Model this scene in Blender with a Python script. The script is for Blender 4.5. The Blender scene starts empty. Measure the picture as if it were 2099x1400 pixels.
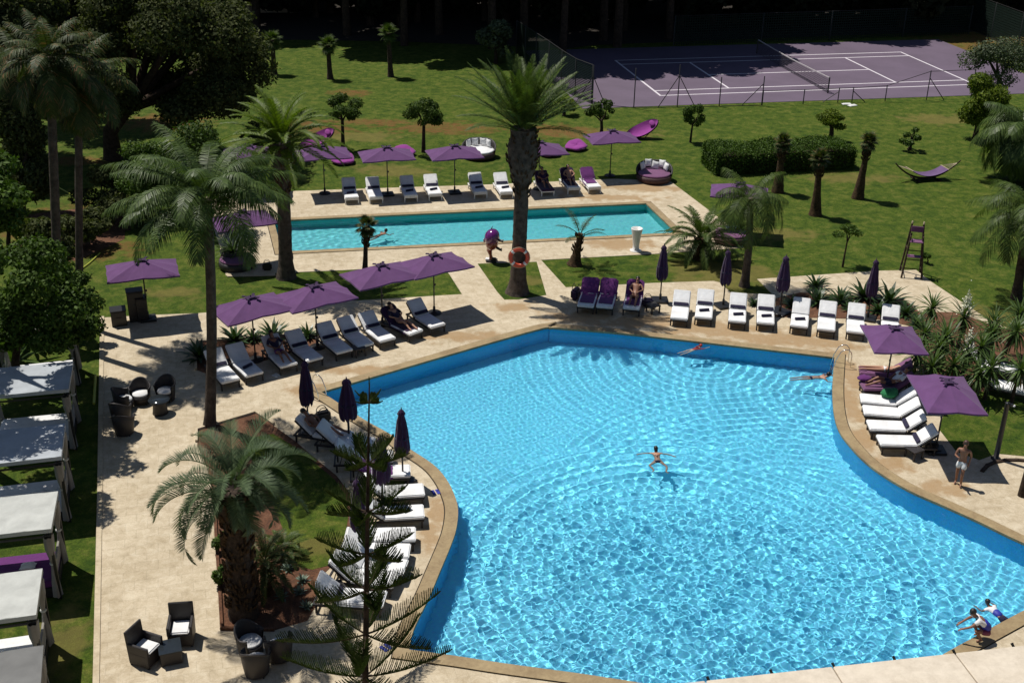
import bpy, bmesh, math, random
import numpy as np
from mathutils import Vector, Matrix, Quaternion
from mathutils.geometry import tessellate_polygon

PI = math.pi
R = math.radians
C = bpy.context.scene
COL = C.collection
random.seed(7)

# ------------------------------------------------------------------ camera
W_, H_ = 2099, 1400
CAM_H, PITCH, ROLL, FPX = 20.371, 0.44236, 0.019234, 2500.0
_c, _s = math.cos(PITCH), math.sin(PITCH)
FW = Vector((0, _c, -_s)); _up = Vector((0, _s, _c)); _rt = Vector((1, 0, 0))
_cr, _sr = math.cos(ROLL), math.sin(ROLL)
RT = _cr * _rt + _sr * _up
UP = -_sr * _rt + _cr * _up
EYE = Vector((0, 0, CAM_H))

def ray(x, y):
    return FW + RT * ((x - W_ / 2) / FPX) - UP * ((y - H_ / 2) / FPX)

def G(x, y, z=0.0):
    d = ray(x, y)
    return EYE + d * ((z - CAM_H) / d.z)

def at_y(x, y, Y):
    d = ray(x, y)
    return EYE + d * (Y / d.y)

def g2(x, y, z=0.0):
    p = G(x, y, z)
    return (p.x, p.y)

def heading(a, b, z=0.4):
    A, B = G(a[0], a[1], z), G(b[0], b[1], z)
    return math.atan2(B.y - A.y, B.x - A.x)

cam = bpy.data.cameras.new('camera')
cam.sensor_width = 36.0
cam.lens = FPX / W_ * 36.0
cam.clip_start = 0.1
cam.clip_end = 2000
cam_o = bpy.data.objects.new('camera', cam)
COL.objects.link(cam_o)
m = Matrix((RT, UP, -FW)).transposed().to_4x4()
m.translation = EYE
cam_o.matrix_world = m
C.camera = cam_o

# ------------------------------------------------------------------ light
SUN = Vector((-0.40, 0.29, 1.0)).normalized()
wd = bpy.data.worlds.new("World"); C.world = wd; wd.use_nodes = True
nt = wd.node_tree
sky = nt.nodes.new('ShaderNodeTexSky'); sky.sky_type = 'NISHITA'; sky.sun_disc = False
sky.sun_elevation = math.asin(SUN.z)
sky.sun_rotation = math.atan2(SUN.x, SUN.y)
sky.air_density = 0.9; sky.dust_density = 0.5; sky.altitude = 300
bg = nt.nodes['Background']; bg.inputs[1].default_value = 0.06
nt.links.new(sky.outputs[0], bg.inputs[0])
sl = bpy.data.lights.new('sun', 'SUN'); sl.energy = 5.0; sl.angle = R(0.5); sl.color = (1.0, 0.955, 0.88)
sl.cycles.is_caustics_light = True
so = bpy.data.objects.new('sun', sl); COL.objects.link(so)
so.rotation_euler = SUN.to_track_quat('Z', 'Y').to_euler()
so.location = (0, 60, 60)
C.view_settings.view_transform = 'Standard'
C.view_settings.look = 'None'
C.view_settings.exposure = -0.05
C.cycles.max_bounces = 8
C.cycles.transparent_max_bounces = 8
C.cycles.sample_clamp_indirect = 4.0

# ------------------------------------------------------------------ materials
MATS = {}
def lin(c):
    return tuple(((v / 255) / 12.92 if v / 255 <= 0.04045 else ((v / 255 + 0.055) / 1.055) ** 2.4) for v in c)

def newmat(name):
    mt = bpy.data.materials.new(name); mt.use_nodes = True
    return mt, mt.node_tree, mt.node_tree.nodes['Principled BSDF']

def N(nt, t, **kw):
    n = nt.nodes.new(t)
    for k, v in kw.items():
        if k.startswith('i_'):
            key = k[2:]
            key = int(key) if key.isdigit() else key.replace('_', ' ')
            n.inputs[key].default_value = v
        else:
            setattr(n, k, v)
    return n

def ramp(nt, fac, stops):
    r = nt.nodes.new('ShaderNodeValToRGB')
    e = r.color_ramp.elements
    while len(e) < len(stops): e.new(0.5)
    for i, (p, c) in enumerate(stops):
        e[i].position = p
        e[i].color = tuple(c) + (1,) if len(c) == 3 else c
    nt.links.new(fac, r.inputs[0])
    return r.outputs[0]

def mixc(nt, fac, a, b, mode='MIX'):
    n = nt.nodes.new('ShaderNodeMix'); n.data_type = 'RGBA'; n.blend_type = mode
    if isinstance(fac, (int, float)): n.inputs[0].default_value = fac
    else: nt.links.new(fac, n.inputs[0])
    for s, v in ((6, a), (7, b)):
        if isinstance(v, tuple): n.inputs[s].default_value = v + (1,) if len(v) == 3 else v
        else: nt.links.new(v, n.inputs[s])
    return n.outputs[2]

def noise(nt, vec, scale, detail=4, rough=0.6, dist=0.0):
    n = N(nt, 'ShaderNodeTexNoise'); n.inputs['Scale'].default_value = scale
    n.inputs['Detail'].default_value = detail; n.inputs['Roughness'].default_value = rough
    n.inputs['Distortion'].default_value = dist
    if vec is not None: nt.links.new(vec, n.inputs['Vector'])
    return n.outputs['Fac']

def bump(nt, b, h, strength=0.5, dist=0.02):
    n = nt.nodes.new('ShaderNodeBump'); n.inputs['Strength'].default_value = strength
    n.inputs['Distance'].default_value = dist
    nt.links.new(h, n.inputs['Height']); nt.links.new(n.outputs[0], b.inputs['Normal'])

def simple(name, col, rough=0.6, var=0.12, scale=8.0, metal=0.0, spec=0.5, bmp=0.0, coat=0.0):
    if name in MATS: return MATS[name]
    mt, nt, b = newmat(name)
    tc = N(nt, 'ShaderNodeTexCoord')
    f = noise(nt, tc.outputs['Object'], scale, 5, 0.65)
    lo = tuple(c * (1 - var) for c in col); hi = tuple(min(1, c * (1 + var)) for c in col)
    nt.links.new(ramp(nt, f, [(0.3, lo), (0.7, hi)]), b.inputs['Base Color'])
    b.inputs['Roughness'].default_value = rough; b.inputs['Metallic'].default_value = metal
    b.inputs['Specular IOR Level'].default_value = spec
    b.inputs['Coat Weight'].default_value = coat
    if bmp: bump(nt, b, noise(nt, tc.outputs['Object'], scale * 4, 4), bmp, 0.01)
    MATS[name] = mt
    return mt

def leafmat(name, dark, light, rough=0.45, trans=0.25, spec=0.5, dry=None, dryamt=0.0):
    if name in MATS: return MATS[name]
    mt, nt, b = newmat(name)
    g = N(nt, 'ShaderNodeNewGeometry')
    tc = N(nt, 'ShaderNodeTexCoord')
    c1 = ramp(nt, g.outputs['Random Per Island'], [(0.0, dark), (0.75, light), (1.0, tuple(min(1, v * 1.35) for v in light))])
    f = noise(nt, tc.outputs['Object'], 0.9, 3)
    c = mixc(nt, f, c1, tuple(v * 0.6 for v in dark))
    if dry:
        fr = ramp(nt, g.outputs['Random Per Island'], [(1 - dryamt - 0.01, (0, 0, 0)), (1 - dryamt, (1, 1, 1))])
        c = mixc(nt, fr, c, dry)
    nt.links.new(c, b.inputs['Base Color'])
    b.inputs['Roughness'].default_value = rough
    b.inputs['Specular IOR Level'].default_value = spec
    tr = N(nt, 'ShaderNodeBsdfTranslucent')
    nt.links.new(mixc(nt, 1.0, c, (1.0, 1.15, 0.45), 'MULTIPLY'), tr.inputs[0])
    mx = N(nt, 'ShaderNodeMixShader'); mx.inputs[0].default_value = trans
    nt.links.new(b.outputs[0], mx.inputs[1]); nt.links.new(tr.outputs[0], mx.inputs[2])
    nt.links.new(mx.outputs[0], nt.nodes['Material Output'].inputs[0])
    MATS[name] = mt
    return mt

def patchmask(nt, vec, spots, nz=1.2, amp=0.9):
    """soft irregular patches at real ground positions (x, y, radius_x, radius_y)"""
    out = None
    dn = N(nt, 'ShaderNodeTexNoise'); dn.inputs['Scale'].default_value = nz; dn.inputs['Detail'].default_value = 5
    nt.links.new(vec, dn.inputs['Vector'])
    for (x, y, rx, ry) in spots:
        mp = N(nt, 'ShaderNodeMapping', vector_type='POINT')
        mp.inputs['Location'].default_value = (-x / rx, -y / ry, 0)
        mp.inputs['Scale'].default_value = (1 / rx, 1 / ry, 0)
        nt.links.new(vec, mp.inputs['Vector'])
        ln = N(nt, 'ShaderNodeVectorMath', operation='LENGTH'); nt.links.new(mp.outputs[0], ln.inputs[0])
        a = N(nt, 'ShaderNodeMath', operation='MULTIPLY_ADD'); a.inputs[1].default_value = amp * 2; a.inputs[2].default_value = -amp
        nt.links.new(dn.outputs['Fac'], a.inputs[0])
        s = N(nt, 'ShaderNodeMath', operation='ADD'); nt.links.new(ln.outputs['Value'], s.inputs[0]); nt.links.new(a.outputs[0], s.inputs[1])
        mr = N(nt, 'ShaderNodeMapRange'); mr.inputs[1].default_value = 0.55; mr.inputs[2].default_value = 1.05
        mr.inputs[3].default_value = 1; mr.inputs[4].default_value = 0
        nt.links.new(s.outputs[0], mr.inputs[0])
        if out is None: out = mr.outputs[0]
        else:
            mx = N(nt, 'ShaderNodeMath', operation='MAXIMUM'); nt.links.new(out, mx.inputs[0]); nt.links.new(mr.outputs[0], mx.inputs[1]); out = mx.outputs[0]
    return out

def spot(x, y, rx, ry):
    p = G(x, y); return (p.x, p.y, rx, ry)

def mat_grass():
    mt, nt, b = newmat('grass')
    tc = N(nt, 'ShaderNodeTexCoord'); v = tc.outputs['Object']
    mp = N(nt, 'ShaderNodeMapping'); mp.inputs['Scale'].default_value = (1, 0.45, 1); nt.links.new(v, mp.inputs['Vector'])
    big = noise(nt, mp.outputs[0], 0.28, 4, 0.65, 0.3)
    mid = noise(nt, v, 1.7, 6, 0.75, 0.4)
    fine = noise(nt, v, 9.0, 4, 0.8)
    c = ramp(nt, big, [(0.30, (0.030, 0.064, 0.006)), (0.52, (0.058, 0.092, 0.009)), (0.72, (0.096, 0.118, 0.018))])
    c2 = ramp(nt, mid, [(0.36, (0.016, 0.040, 0.005)), (0.50, (0.055, 0.088, 0.009)), (0.64, (0.13, 0.135, 0.030))])
    c = mixc(nt, 0.7, c, c2)
    fin2 = noise(nt, v, 34.0, 3, 0.8)
    c = mixc(nt, 0.6, c, ramp(nt, fin2, [(0.38, (0.3, 0.3, 0.3)), (0.6, (0.74, 0.74, 0.68))]), 'OVERLAY')
    c = mixc(nt, 0.75, c, ramp(nt, fine, [(0.3, (0.32, 0.34, 0.3)), (0.5, (0.5, 0.5, 0.5)), (0.72, (0.8, 0.76, 0.66))]), 'OVERLAY')
    tan = patchmask(nt, v, [spot(1480, 560, 3, 2), spot(1090, 475 + 100, 1, .6), spot(355, 600, 1.3, .8), spot(810, 350, 2.5, 1.2), spot(1240, 275, 4, 1.4), spot(740, 280, 3, 1.2), spot(2010, 660, 3, 2), spot(1930, 245, 3, 1.5), spot(1740, 365, 3, 1), spot(90, 1350, 1, 2.5), spot(645, 1120, 1.2, .6), spot(780, 345, 1.6, .8), spot(1600, 480, 2, 1)], 1.4, 1.1)
    tn = N(nt, 'ShaderNodeMath', operation='MULTIPLY'); tn.inputs[1].default_value = 0.5; nt.links.new(tan, tn.inputs[0])
    c = mixc(nt, tn.outputs[0], c, (0.20, 0.15, 0.05))
    soil = patchmask(nt, v, [spot(905, 262, 4.2, 1.6), spot(1140, 268, 3.0, 1.6), spot(640, 262, 3, 2), spot(340, 250, 3, 2.5), spot(770, 250, 3.2, .8), spot(720, 190, 1.5, 1), spot(120, 460, 3, 3), spot(170, 510, 3, 1.5), spot(2080, 90, 9, 7), spot(160, 330, 2, 1)], 1.6, 1.1)
    sc = mixc(nt, mid, (0.20, 0.062, 0.024), (0.12, 0.10, 0.03))
    sl_ = N(nt, 'ShaderNodeMath', operation='MULTIPLY'); nt.links.new(soil, sl_.inputs[0]); nt.links.new(ramp(nt, noise(nt, v, 3.0, 5, .8), [(.35, (.25, .25, .25)), (.6, (1, 1, 1))]), sl_.inputs[1])
    c = mixc(nt, sl_.outputs[0], c, sc)
    nt.links.new(c, b.inputs['Base Color'])
    b.inputs['Roughness'].default_value = 0.9; b.inputs['Specular IOR Level'].default_value = 0.15
    h = noise(nt, v, 22.0, 4, 0.8)
    bump(nt, b, h, 0.9, 0.05)
    MATS['grass'] = mt
    return mt

def mat_paving():
    mt, nt, b = newmat('paving')
    tc = N(nt, 'ShaderNodeTexCoord'); v = tc.outputs['Object']
    mp = N(nt, 'ShaderNodeMapping'); mp.inputs['Rotation'].default_value = (0, 0, R(-15)); nt.links.new(v, mp.inputs['Vector'])
    br = N(nt, 'ShaderNodeTexBrick'); br.inputs['Scale'].default_value = 1.0
    br.inputs['Brick Width'].default_value = 0.62; br.inputs['Row Height'].default_value = 0.42; br.inputs['Mortar Size'].default_value = 0.014
    br.inputs['Mortar Smooth'].default_value = 0.4
    br.inputs['Color1'].default_value = (0.72, 0.63, 0.47, 1); br.inputs['Color2'].default_value = (0.47, 0.38, 0.245, 1); br.inputs['Mortar'].default_value = (0.25, 0.20, 0.13, 1); br.inputs['Bias'].default_value = 0.15
    nt.links.new(mp.outputs[0], br.inputs['Vector'])
    n1 = noise(nt, v, 0.45, 5, 0.7, 0.6); n2 = noise(nt, v, 3.2, 6, 0.75, 0.5)
    c = mixc(nt, 0.62, br.outputs['Color'], ramp(nt, n2, [(0.34, (0.30, 0.235, 0.14)), (0.50, (0.57, 0.48, 0.34)), (0.64, (0.78, 0.71, 0.56))]))
    c = mixc(nt, 0.42, c, ramp(nt, n1, [(0.35, (0.44, 0.37, 0.25)), (0.62, (0.66, 0.58, 0.43))]))
    spots = [spot(1200, 650, 2, .8), spot(1330, 660, 2.5, .8), spot(1460, 675, 3, 0.9), spot(1600, 695, 3, .9), spot(1690, 705, 1.6, .8), spot(1735, 760, .55, 2.5), spot(1745, 830, .5, 2.2), spot(1770, 900, .5, 1), spot(660, 810, .9, .7), spot(640, 800, 1, .6), spot(760, 760, 2.5, .5), spot(950, 690, 3, .6), spot(880, 1100, .5, 1), spot(895, 1050, .5, 1), spot(1320, 385, 2.5, .8), spot(1250, 405, 3, .6), spot(1270, 500, 2, 1), spot(1050, 630, 1, .6), spot(1830, 950, .8, .6), spot(1930, 1000, 1, .6)]
    st = patchmask(nt, v, spots, 1.8, 1.2)
    stm = N(nt, 'ShaderNodeMath', operation='MULTIPLY'); stm.inputs[1].default_value = 0.75; nt.links.new(st, stm.inputs[0])
    sc = mixc(nt, n2, (0.42, 0.25, 0.10), (0.30, 0.21, 0.11))
    c = mixc(nt, stm.outputs[0], c, sc)
    crk = N(nt, 'ShaderNodeTexVoronoi', feature='DISTANCE_TO_EDGE'); crk.inputs['Scale'].default_value = 3.6
    wv = N(nt, 'ShaderNodeTexNoise'); wv.inputs['Scale'].default_value = 2.5
    nt.links.new(v, wv.inputs['Vector'])
    vm = N(nt, 'ShaderNodeVectorMath', operation='MULTIPLY_ADD'); vm.inputs[1].default_value = (0.35, 0.35, 0); nt.links.new(wv.outputs['Color'], vm.inputs[0]); nt.links.new(v, vm.inputs[2])
    nt.links.new(vm.outputs[0], crk.inputs['Vector'])
    ck = ramp(nt, crk.outputs['Distance'], [(0.0, (0.72, 0.68, 0.62)), (0.06, (1, 1, 1))])
    c = mixc(nt, 0.22, c, ck, 'MULTIPLY')
    sp = noise(nt, v, 26, 3, 0.8)
    c = mixc(nt, 0.45, c, ramp(nt, sp, [(0.35, (0.7, 0.66, 0.6)), (0.55, (1, 1, 1))]), 'MULTIPLY')
    c = mixc(nt, 1.0, c, (0.90, 0.885, 0.88), 'MULTIPLY')
    nt.links.new(c, b.inputs['Base Color'])
    b.inputs['Roughness'].default_value = 0.75; b.inputs['Specular IOR Level'].default_value = 0.3
    bump(nt, b, n2, 0.35, 0.02)
    MATS['paving'] = mt
    return mt

def mat_stone(name, base, dark, scale=2.0, slabs=0.5, rot=0.0):
    if name in MATS: return MATS[name]
    mt, nt, b = newmat(name)
    tc = N(nt, 'ShaderNodeTexCoord'); v = tc.outputs['Object']
    n1 = noise(nt, v, scale, 6, 0.75, 0.4); n2 = noise(nt, v, scale * 9, 4, 0.8)
    c = ramp(nt, n1, [(0.32, dark), (0.6, base), (0.8, tuple(min(1, x * 1.2) for x in base))])
    c = mixc(nt, 0.5, c, ramp(nt, n2, [(0.3, (0.6, 0.58, 0.55)), (0.6, (1, 1, 1))]), 'MULTIPLY')
    nt.links.new(c, b.inputs['Base Color']); b.inputs['Roughness'].default_value = 0.7
    bump(nt, b, n2, 0.3, 0.01)
    MATS[name] = mt
    return mt

def mat_soil():
    mt, nt, b = newmat('soil')
    tc = N(nt, 'ShaderNodeTexCoord'); v = tc.outputs['Object']
    n1 = noise(nt, v, 1.6, 7, 0.8, 0.5); n2 = noise(nt, v, 16, 4, 0.8)
    c = ramp(nt, n1, [(0.32, (0.055, 0.028, 0.014)), (0.5, (0.16, 0.065, 0.03)), (0.72, (0.25, 0.13, 0.07))])
    c = mixc(nt, 0.7, c, ramp(nt, n2, [(0.35, (0.35, 0.35, 0.35)), (0.62, (1, 1, 1))]), 'MULTIPLY')
    nt.links.new(c, b.inputs['Base Color']); b.inputs['Roughness'].default_value = 0.95
    bump(nt, b, n2, 1.0, 0.05)
    MATS['soil'] = mt
    return mt

def mat_tile(name, col, col2):
    if name in MATS: return MATS[name]
    mt, nt, b = newmat(name)
    tc = N(nt, 'ShaderNodeTexCoord'); v = tc.outputs['Object']
    n = noise(nt, v, 0.6, 4)
    vo = N(nt, 'ShaderNodeTexVoronoi'); vo.inputs['Scale'].default_value = 30; nt.links.new(v, vo.inputs['Vector'])
    c = mixc(nt, n, col, col2)
    c = mixc(nt, 0.18, c, vo.outputs['Color'], 'OVERLAY')
    nt.links.new(c, b.inputs['Base Color']); b.inputs['Roughness'].default_value = 0.35
    MATS[name] = mt
    return mt

def mat_water():
    mt, nt, b = newmat('water')
    b.inputs['Base Color'].default_value = (0.93, 0.985, 1, 1); b.inputs['Roughness'].default_value = 0.0
    b.inputs['IOR'].default_value = 1.33; b.inputs['Transmission Weight'].default_value = 1
    MATS['water'] = mt
    return mt

def mat_bark(name, a, bcol, ring=0.0, scale=6):
    if name in MATS: return MATS[name]
    mt, nt, b = newmat(name)
    tc = N(nt, 'ShaderNodeTexCoord'); v = tc.outputs['Object']
    n1 = noise(nt, v, scale, 6, 0.75)
    if ring:
        wv = N(nt, 'ShaderNodeTexWave', bands_direction='Z'); wv.inputs['Scale'].default_value = ring
        wv.inputs['Distortion'].default_value = 2.5; wv.inputs['Detail'].default_value = 3
        nt.links.new(v, wv.inputs['Vector'])
        f = N(nt, 'ShaderNodeMath', operation='MULTIPLY'); nt.links.new(n1, f.inputs[0]); nt.links.new(wv.outputs['Fac'], f.inputs[1])
        fac = f.outputs[0]; st = [(0.08, a), (0.45, bcol)]
    else:
        fac = n1; st = [(0.35, a), (0.65, bcol)]
    nt.links.new(ramp(nt, fac, st), b.inputs['Base Color']); b.inputs['Roughness'].default_value = 0.9
    b.inputs['Specular IOR Level'].default_value = 0.2
    bump(nt, b, fac, 1.0, 0.05)
    MATS[name] = mt
    return mt

def mat_wicker(name, a, bcol):
    if name in MATS: return MATS[name]
    mt, nt, b = newmat(name)
    tc = N(nt, 'ShaderNodeTexCoord'); v = tc.outputs['Object']
    ck = N(nt, 'ShaderNodeTexChecker'); ck.inputs['Scale'].default_value = 45
    nt.links.new(v, ck.inputs['Vector']); ck.inputs[1].default_value = a + (1,); ck.inputs[2].default_value = bcol + (1,)
    nt.links.new(ck.outputs[0], b.inputs['Base Color']); b.inputs['Roughness'].default_value = 0.5
    bump(nt, b, ck.outputs['Fac'], 0.6, 0.005)
    MATS[name] = mt
    return mt

def mat_fabric(name, col, wrinkle=0.5, rough=0.85, trans=0.0):
    if name in MATS: return MATS[name]
    mt, nt, b = newmat(name)
    tc = N(nt, 'ShaderNodeTexCoord'); v = tc.outputs['Object']
    n1 = noise(nt, v, 2.2, 4, 0.6, 0.3); n2 = noise(nt, v, 7, 3)
    nt.links.new(ramp(nt, n1, [(0.3, tuple(c * 0.86 for c in col)), (0.7, tuple(min(0.92, c * 1.1) for c in col))]), b.inputs['Base Color'])
    b.inputs['Roughness'].default_value = rough; b.inputs['Specular IOR Level'].default_value = 0.2
    b.inputs['Sheen Weight'].default_value = 0.15
    if wrinkle: bump(nt, b, n2, wrinkle, 0.02)
    if trans:
        tr = N(nt, 'ShaderNodeBsdfTranslucent'); tr.inputs[0].default_value = col + (1,)
        mx = N(nt, 'ShaderNodeMixShader'); mx.inputs[0].default_value = trans
        nt.links.new(b.outputs[0], mx.inputs[1]); nt.links.new(tr.outputs[0], mx.inputs[2])
        nt.links.new(mx.outputs[0], nt.nodes['Material Output'].inputs[0])
    MATS[name] = mt
    return mt

mat_grass(); mat_paving(); mat_soil(); mat_water()
M = dict(
    grass=MATS['grass'], paving=MATS['paving'], soil=MATS['soil'], water=MATS['water'],
    coping=mat_stone('coping_stone', (0.34, 0.255, 0.135), (0.22, 0.15, 0.075), 1.2),
    kerb=mat_stone('kerb_stone', (0.55, 0.46, 0.32), (0.4, 0.32, 0.2), 1.2),
    ledge=mat_stone('ledge_stone', (0.66, 0.58, 0.47), (0.56, 0.48, 0.37), 1.1),
    joint=simple('joint', (0.03, 0.022, 0.014), 0.9),
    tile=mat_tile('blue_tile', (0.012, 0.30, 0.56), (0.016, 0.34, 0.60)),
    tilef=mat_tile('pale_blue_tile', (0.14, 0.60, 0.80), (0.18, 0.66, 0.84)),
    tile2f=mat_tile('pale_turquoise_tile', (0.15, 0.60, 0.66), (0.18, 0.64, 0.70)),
    litter=simple('shade_darkened_litter', (0.018, 0.013, 0.008), 0.95, 0.4, 1.5),  # litter coloured near black so tree shade is partly in the colour
    tile2=mat_tile('turquoise_tile', (0.015, 0.36, 0.36), (0.02, 0.40, 0.38)),
    white=mat_fabric('white_fabric', (0.74, 0.74, 0.74), 0.9),
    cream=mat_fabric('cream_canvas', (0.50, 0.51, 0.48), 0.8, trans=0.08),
    shaded_cream=mat_fabric('shaded_cream_canvas', (0.42, 0.45, 0.48), 0.3, trans=0.08),  # cream canvas greyed towards blue, shade put into the roof colour
    greyc=mat_fabric('grey_canvas', (0.16, 0.16, 0.155), 0.2),
    curtain=mat_fabric('curtain', (0.24, 0.225, 0.20), 0.8),
    purple=mat_fabric('purple_canvas', (0.124, 0.052, 0.152), 0.25, trans=0.06),
    purple2=mat_fabric('dark_purple_fabric', (0.035, 0.014, 0.05), 0.6),
    towel=mat_fabric('purple_towel', (0.11, 0.022, 0.13), 1.0),
    magenta=mat_fabric('magenta_fabric', (0.25, 0.04, 0.24), 0.8),
    plum=mat_fabric('plum_fabric', (0.17, 0.07, 0.15), 0.5),
    navy=mat_fabric('navy_fabric', (0.02, 0.017, 0.045), 0.5),
    black=simple('black_metal', (0.012, 0.012, 0.013), 0.4),
    wicker=mat_wicker('dark_wicker', (0.012, 0.010, 0.011), (0.03, 0.025, 0.025)),
    brownwick=mat_wicker('brown_wicker', (0.05, 0.022, 0.022), (0.09, 0.04, 0.04)),
    whitemet=simple('white_metal', (0.75, 0.75, 0.73), 0.4, 0.05),
    chrome=simple('chrome', (0.75, 0.75, 0.75), 0.15, 0.05, metal=1.0),
    skin=simple('skin', (0.42, 0.22, 0.14), 0.55, 0.08),
    skin2=simple('tanned_skin', (0.24, 0.11, 0.065), 0.55, 0.08),
    skin3=simple('pale_skin', (0.58, 0.36, 0.25), 0.55, 0.08),
    hair=simple('dark_hair', (0.012, 0.009, 0.008), 0.5),
    hairb=simple('brown_hair', (0.06, 0.03, 0.018), 0.5),
    red=simple('red_cloth', (0.45, 0.04, 0.03), 0.7),
    blue=simple('blue_cloth', (0.02, 0.03, 0.30), 0.6),
    maroon=simple('maroon_cloth', (0.14, 0.01, 0.05), 0.6),
    orange=simple('orange_plastic', (0.55, 0.07, 0.03), 0.4),
    green=mat_fabric('green_cloth', (0.02, 0.17, 0.06), 1.0),
    hose=simple('hose_yellow', (0.42, 0.45, 0.06), 0.5),
    court=simple('court_acrylic', (0.112, 0.082, 0.122), 0.8, 0.16, 0.25),
    line=simple('court_line', (0.62, 0.58, 0.62), 0.8),
    net=simple('net_cord', (0.045, 0.035, 0.04), 0.8),
    band=simple('net_band', (0.5, 0.47, 0.48), 0.7),
    screen=simple('green_screen', (0.014, 0.026, 0.02), 0.9, spec=0.1),
    fencem=simple('fence_metal', (0.015, 0.015, 0.015), 0.5),
    trunk=mat_bark('palm_bark', (0.022, 0.016, 0.012), (0.085, 0.06, 0.045), 0, 9),
    trunkg=mat_bark('grey_palm_bark', (0.038, 0.030, 0.025), (0.115, 0.09, 0.072), 0, 4),
    boots=mat_bark('boot_bark', (0.014, 0.010, 0.006), (0.10, 0.06, 0.03), 0, 7),
    bark=mat_bark('tree_bark', (0.02, 0.014, 0.010), (0.075, 0.05, 0.035), 0, 5),
    frond=leafmat('palm_leaf', (0.04, 0.075, 0.012), (0.12, 0.175, 0.03), 0.55, 0.28, 0.3),
    frondy=leafmat('bright_palm_leaf', (0.065, 0.115, 0.008), (0.17, 0.24, 0.015), 0.55, 0.32, 0.3),
    frondq=leafmat('queen_palm_leaf', (0.04, 0.078, 0.014), (0.135, 0.20, 0.045), 0.5, 0.3, 0.35),
    frondb=leafmat('silver_palm_leaf', (0.055, 0.09, 0.042), (0.15, 0.21, 0.10), 0.55, 0.2, 0.3),
    frondd=leafmat('dark_palm_leaf', (0.03, 0.052, 0.012), (0.09, 0.12, 0.028), 0.55, 0.25, 0.25, dry=(0.16, 0.10, 0.04), dryamt=0.12),
    leafd=leafmat('dark_leaf', (0.04, 0.056, 0.016), (0.135, 0.15, 0.052), 0.75, 0.3, 0.15),
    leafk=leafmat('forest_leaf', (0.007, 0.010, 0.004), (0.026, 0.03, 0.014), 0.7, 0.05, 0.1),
    leafm=leafmat('mid_leaf', (0.035, 0.075, 0.010), (0.11, 0.185, 0.025), 0.65, 0.28, 0.2),
    leafy=leafmat('yellow_leaf', (0.07, 0.12, 0.008), (0.19, 0.24, 0.018), 0.65, 0.3, 0.2),
    leafo=leafmat('olive_leaf', (0.06, 0.085, 0.045), (0.15, 0.19, 0.10), 0.6, 0.22, 0.2),
    leafg=leafmat('citrus_leaf', (0.035, 0.07, 0.010), (0.105, 0.17, 0.024), 0.6, 0.25, 0.2),
    leafp=leafmat('pine_leaf', (0.03, 0.055, 0.012), (0.11, 0.15, 0.04), 0.6, 0.2, 0.2),
    leafs=leafmat('sword_leaf', (0.04, 0.08, 0.014), (0.12, 0.19, 0.045), 0.5, 0.25, 0.35),
    leaff=leafmat('strelitzia_leaf', (0.02, 0.05, 0.012), (0.06, 0.11, 0.03), 0.35, 0.15, 0.5),
    agave=leafmat('agave_leaf', (0.14, 0.2, 0.15), (0.26, 0.32, 0.25), 0.5, 0.05, 0.3),
    flower=simple('white_flower', (0.72, 0.72, 0.55), 0.7),
    wall=simple('house_wall', (0.42, 0.34, 0.27), 0.9, 0.1, 1.0),
    roof=simple('house_roof', (0.2, 0.09, 0.05), 0.9, 0.2, 2.0),
    glass=simple('dark_glass', (0.02, 0.025, 0.03), 0.1),
    plastic=simple('white_plastic', (0.78, 0.77, 0.75), 0.35, 0.03),
    glossp=simple('glossy_purple', (0.12, 0.012, 0.14), 0.15, 0.3, 6, coat=1.0),
    glossr=simple('glossy_red', (0.22, 0.02, 0.03), 0.2, 0.3, 6, coat=1.0),
)
# ------------------------------------------------------------------ mesh building
def link(o, parent=None):
    COL.objects.link(o)
    if parent is not None: o.parent = parent
    return o

def mk_mesh(name, verts, faces, mat, smooth=False):
    me = bpy.data.meshes.new(name)
    me.from_pydata(verts, [], faces)
    me.materials.append(mat)
    if smooth: me.polygons.foreach_set('use_smooth', [True] * len(me.polygons))
    me.update()
    return me

def mk_quads(name, V, mat, smooth=False, F=None):
    """V: (n*4,3) quads, or V with F (m,4) indices"""
    V = np.asarray(V, dtype=np.float32).reshape(-1, 3)
    if F is None: F = np.arange(len(V)).reshape(-1, 4)
    F = np.asarray(F, dtype=np.int32).reshape(-1, 4)
    me = bpy.data.meshes.new(name)
    me.vertices.add(len(V)); me.vertices.foreach_set('co', V.ravel())
    me.loops.add(F.size); me.loops.foreach_set('vertex_index', F.ravel())
    me.polygons.add(len(F)); me.polygons.foreach_set('loop_start', np.arange(0, F.size, 4, dtype=np.int32))
    me.materials.append(mat)
    if smooth: me.polygons.foreach_set('use_smooth', np.ones(len(F), dtype=bool))
    me.update(calc_edges=True)
    return me

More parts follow.
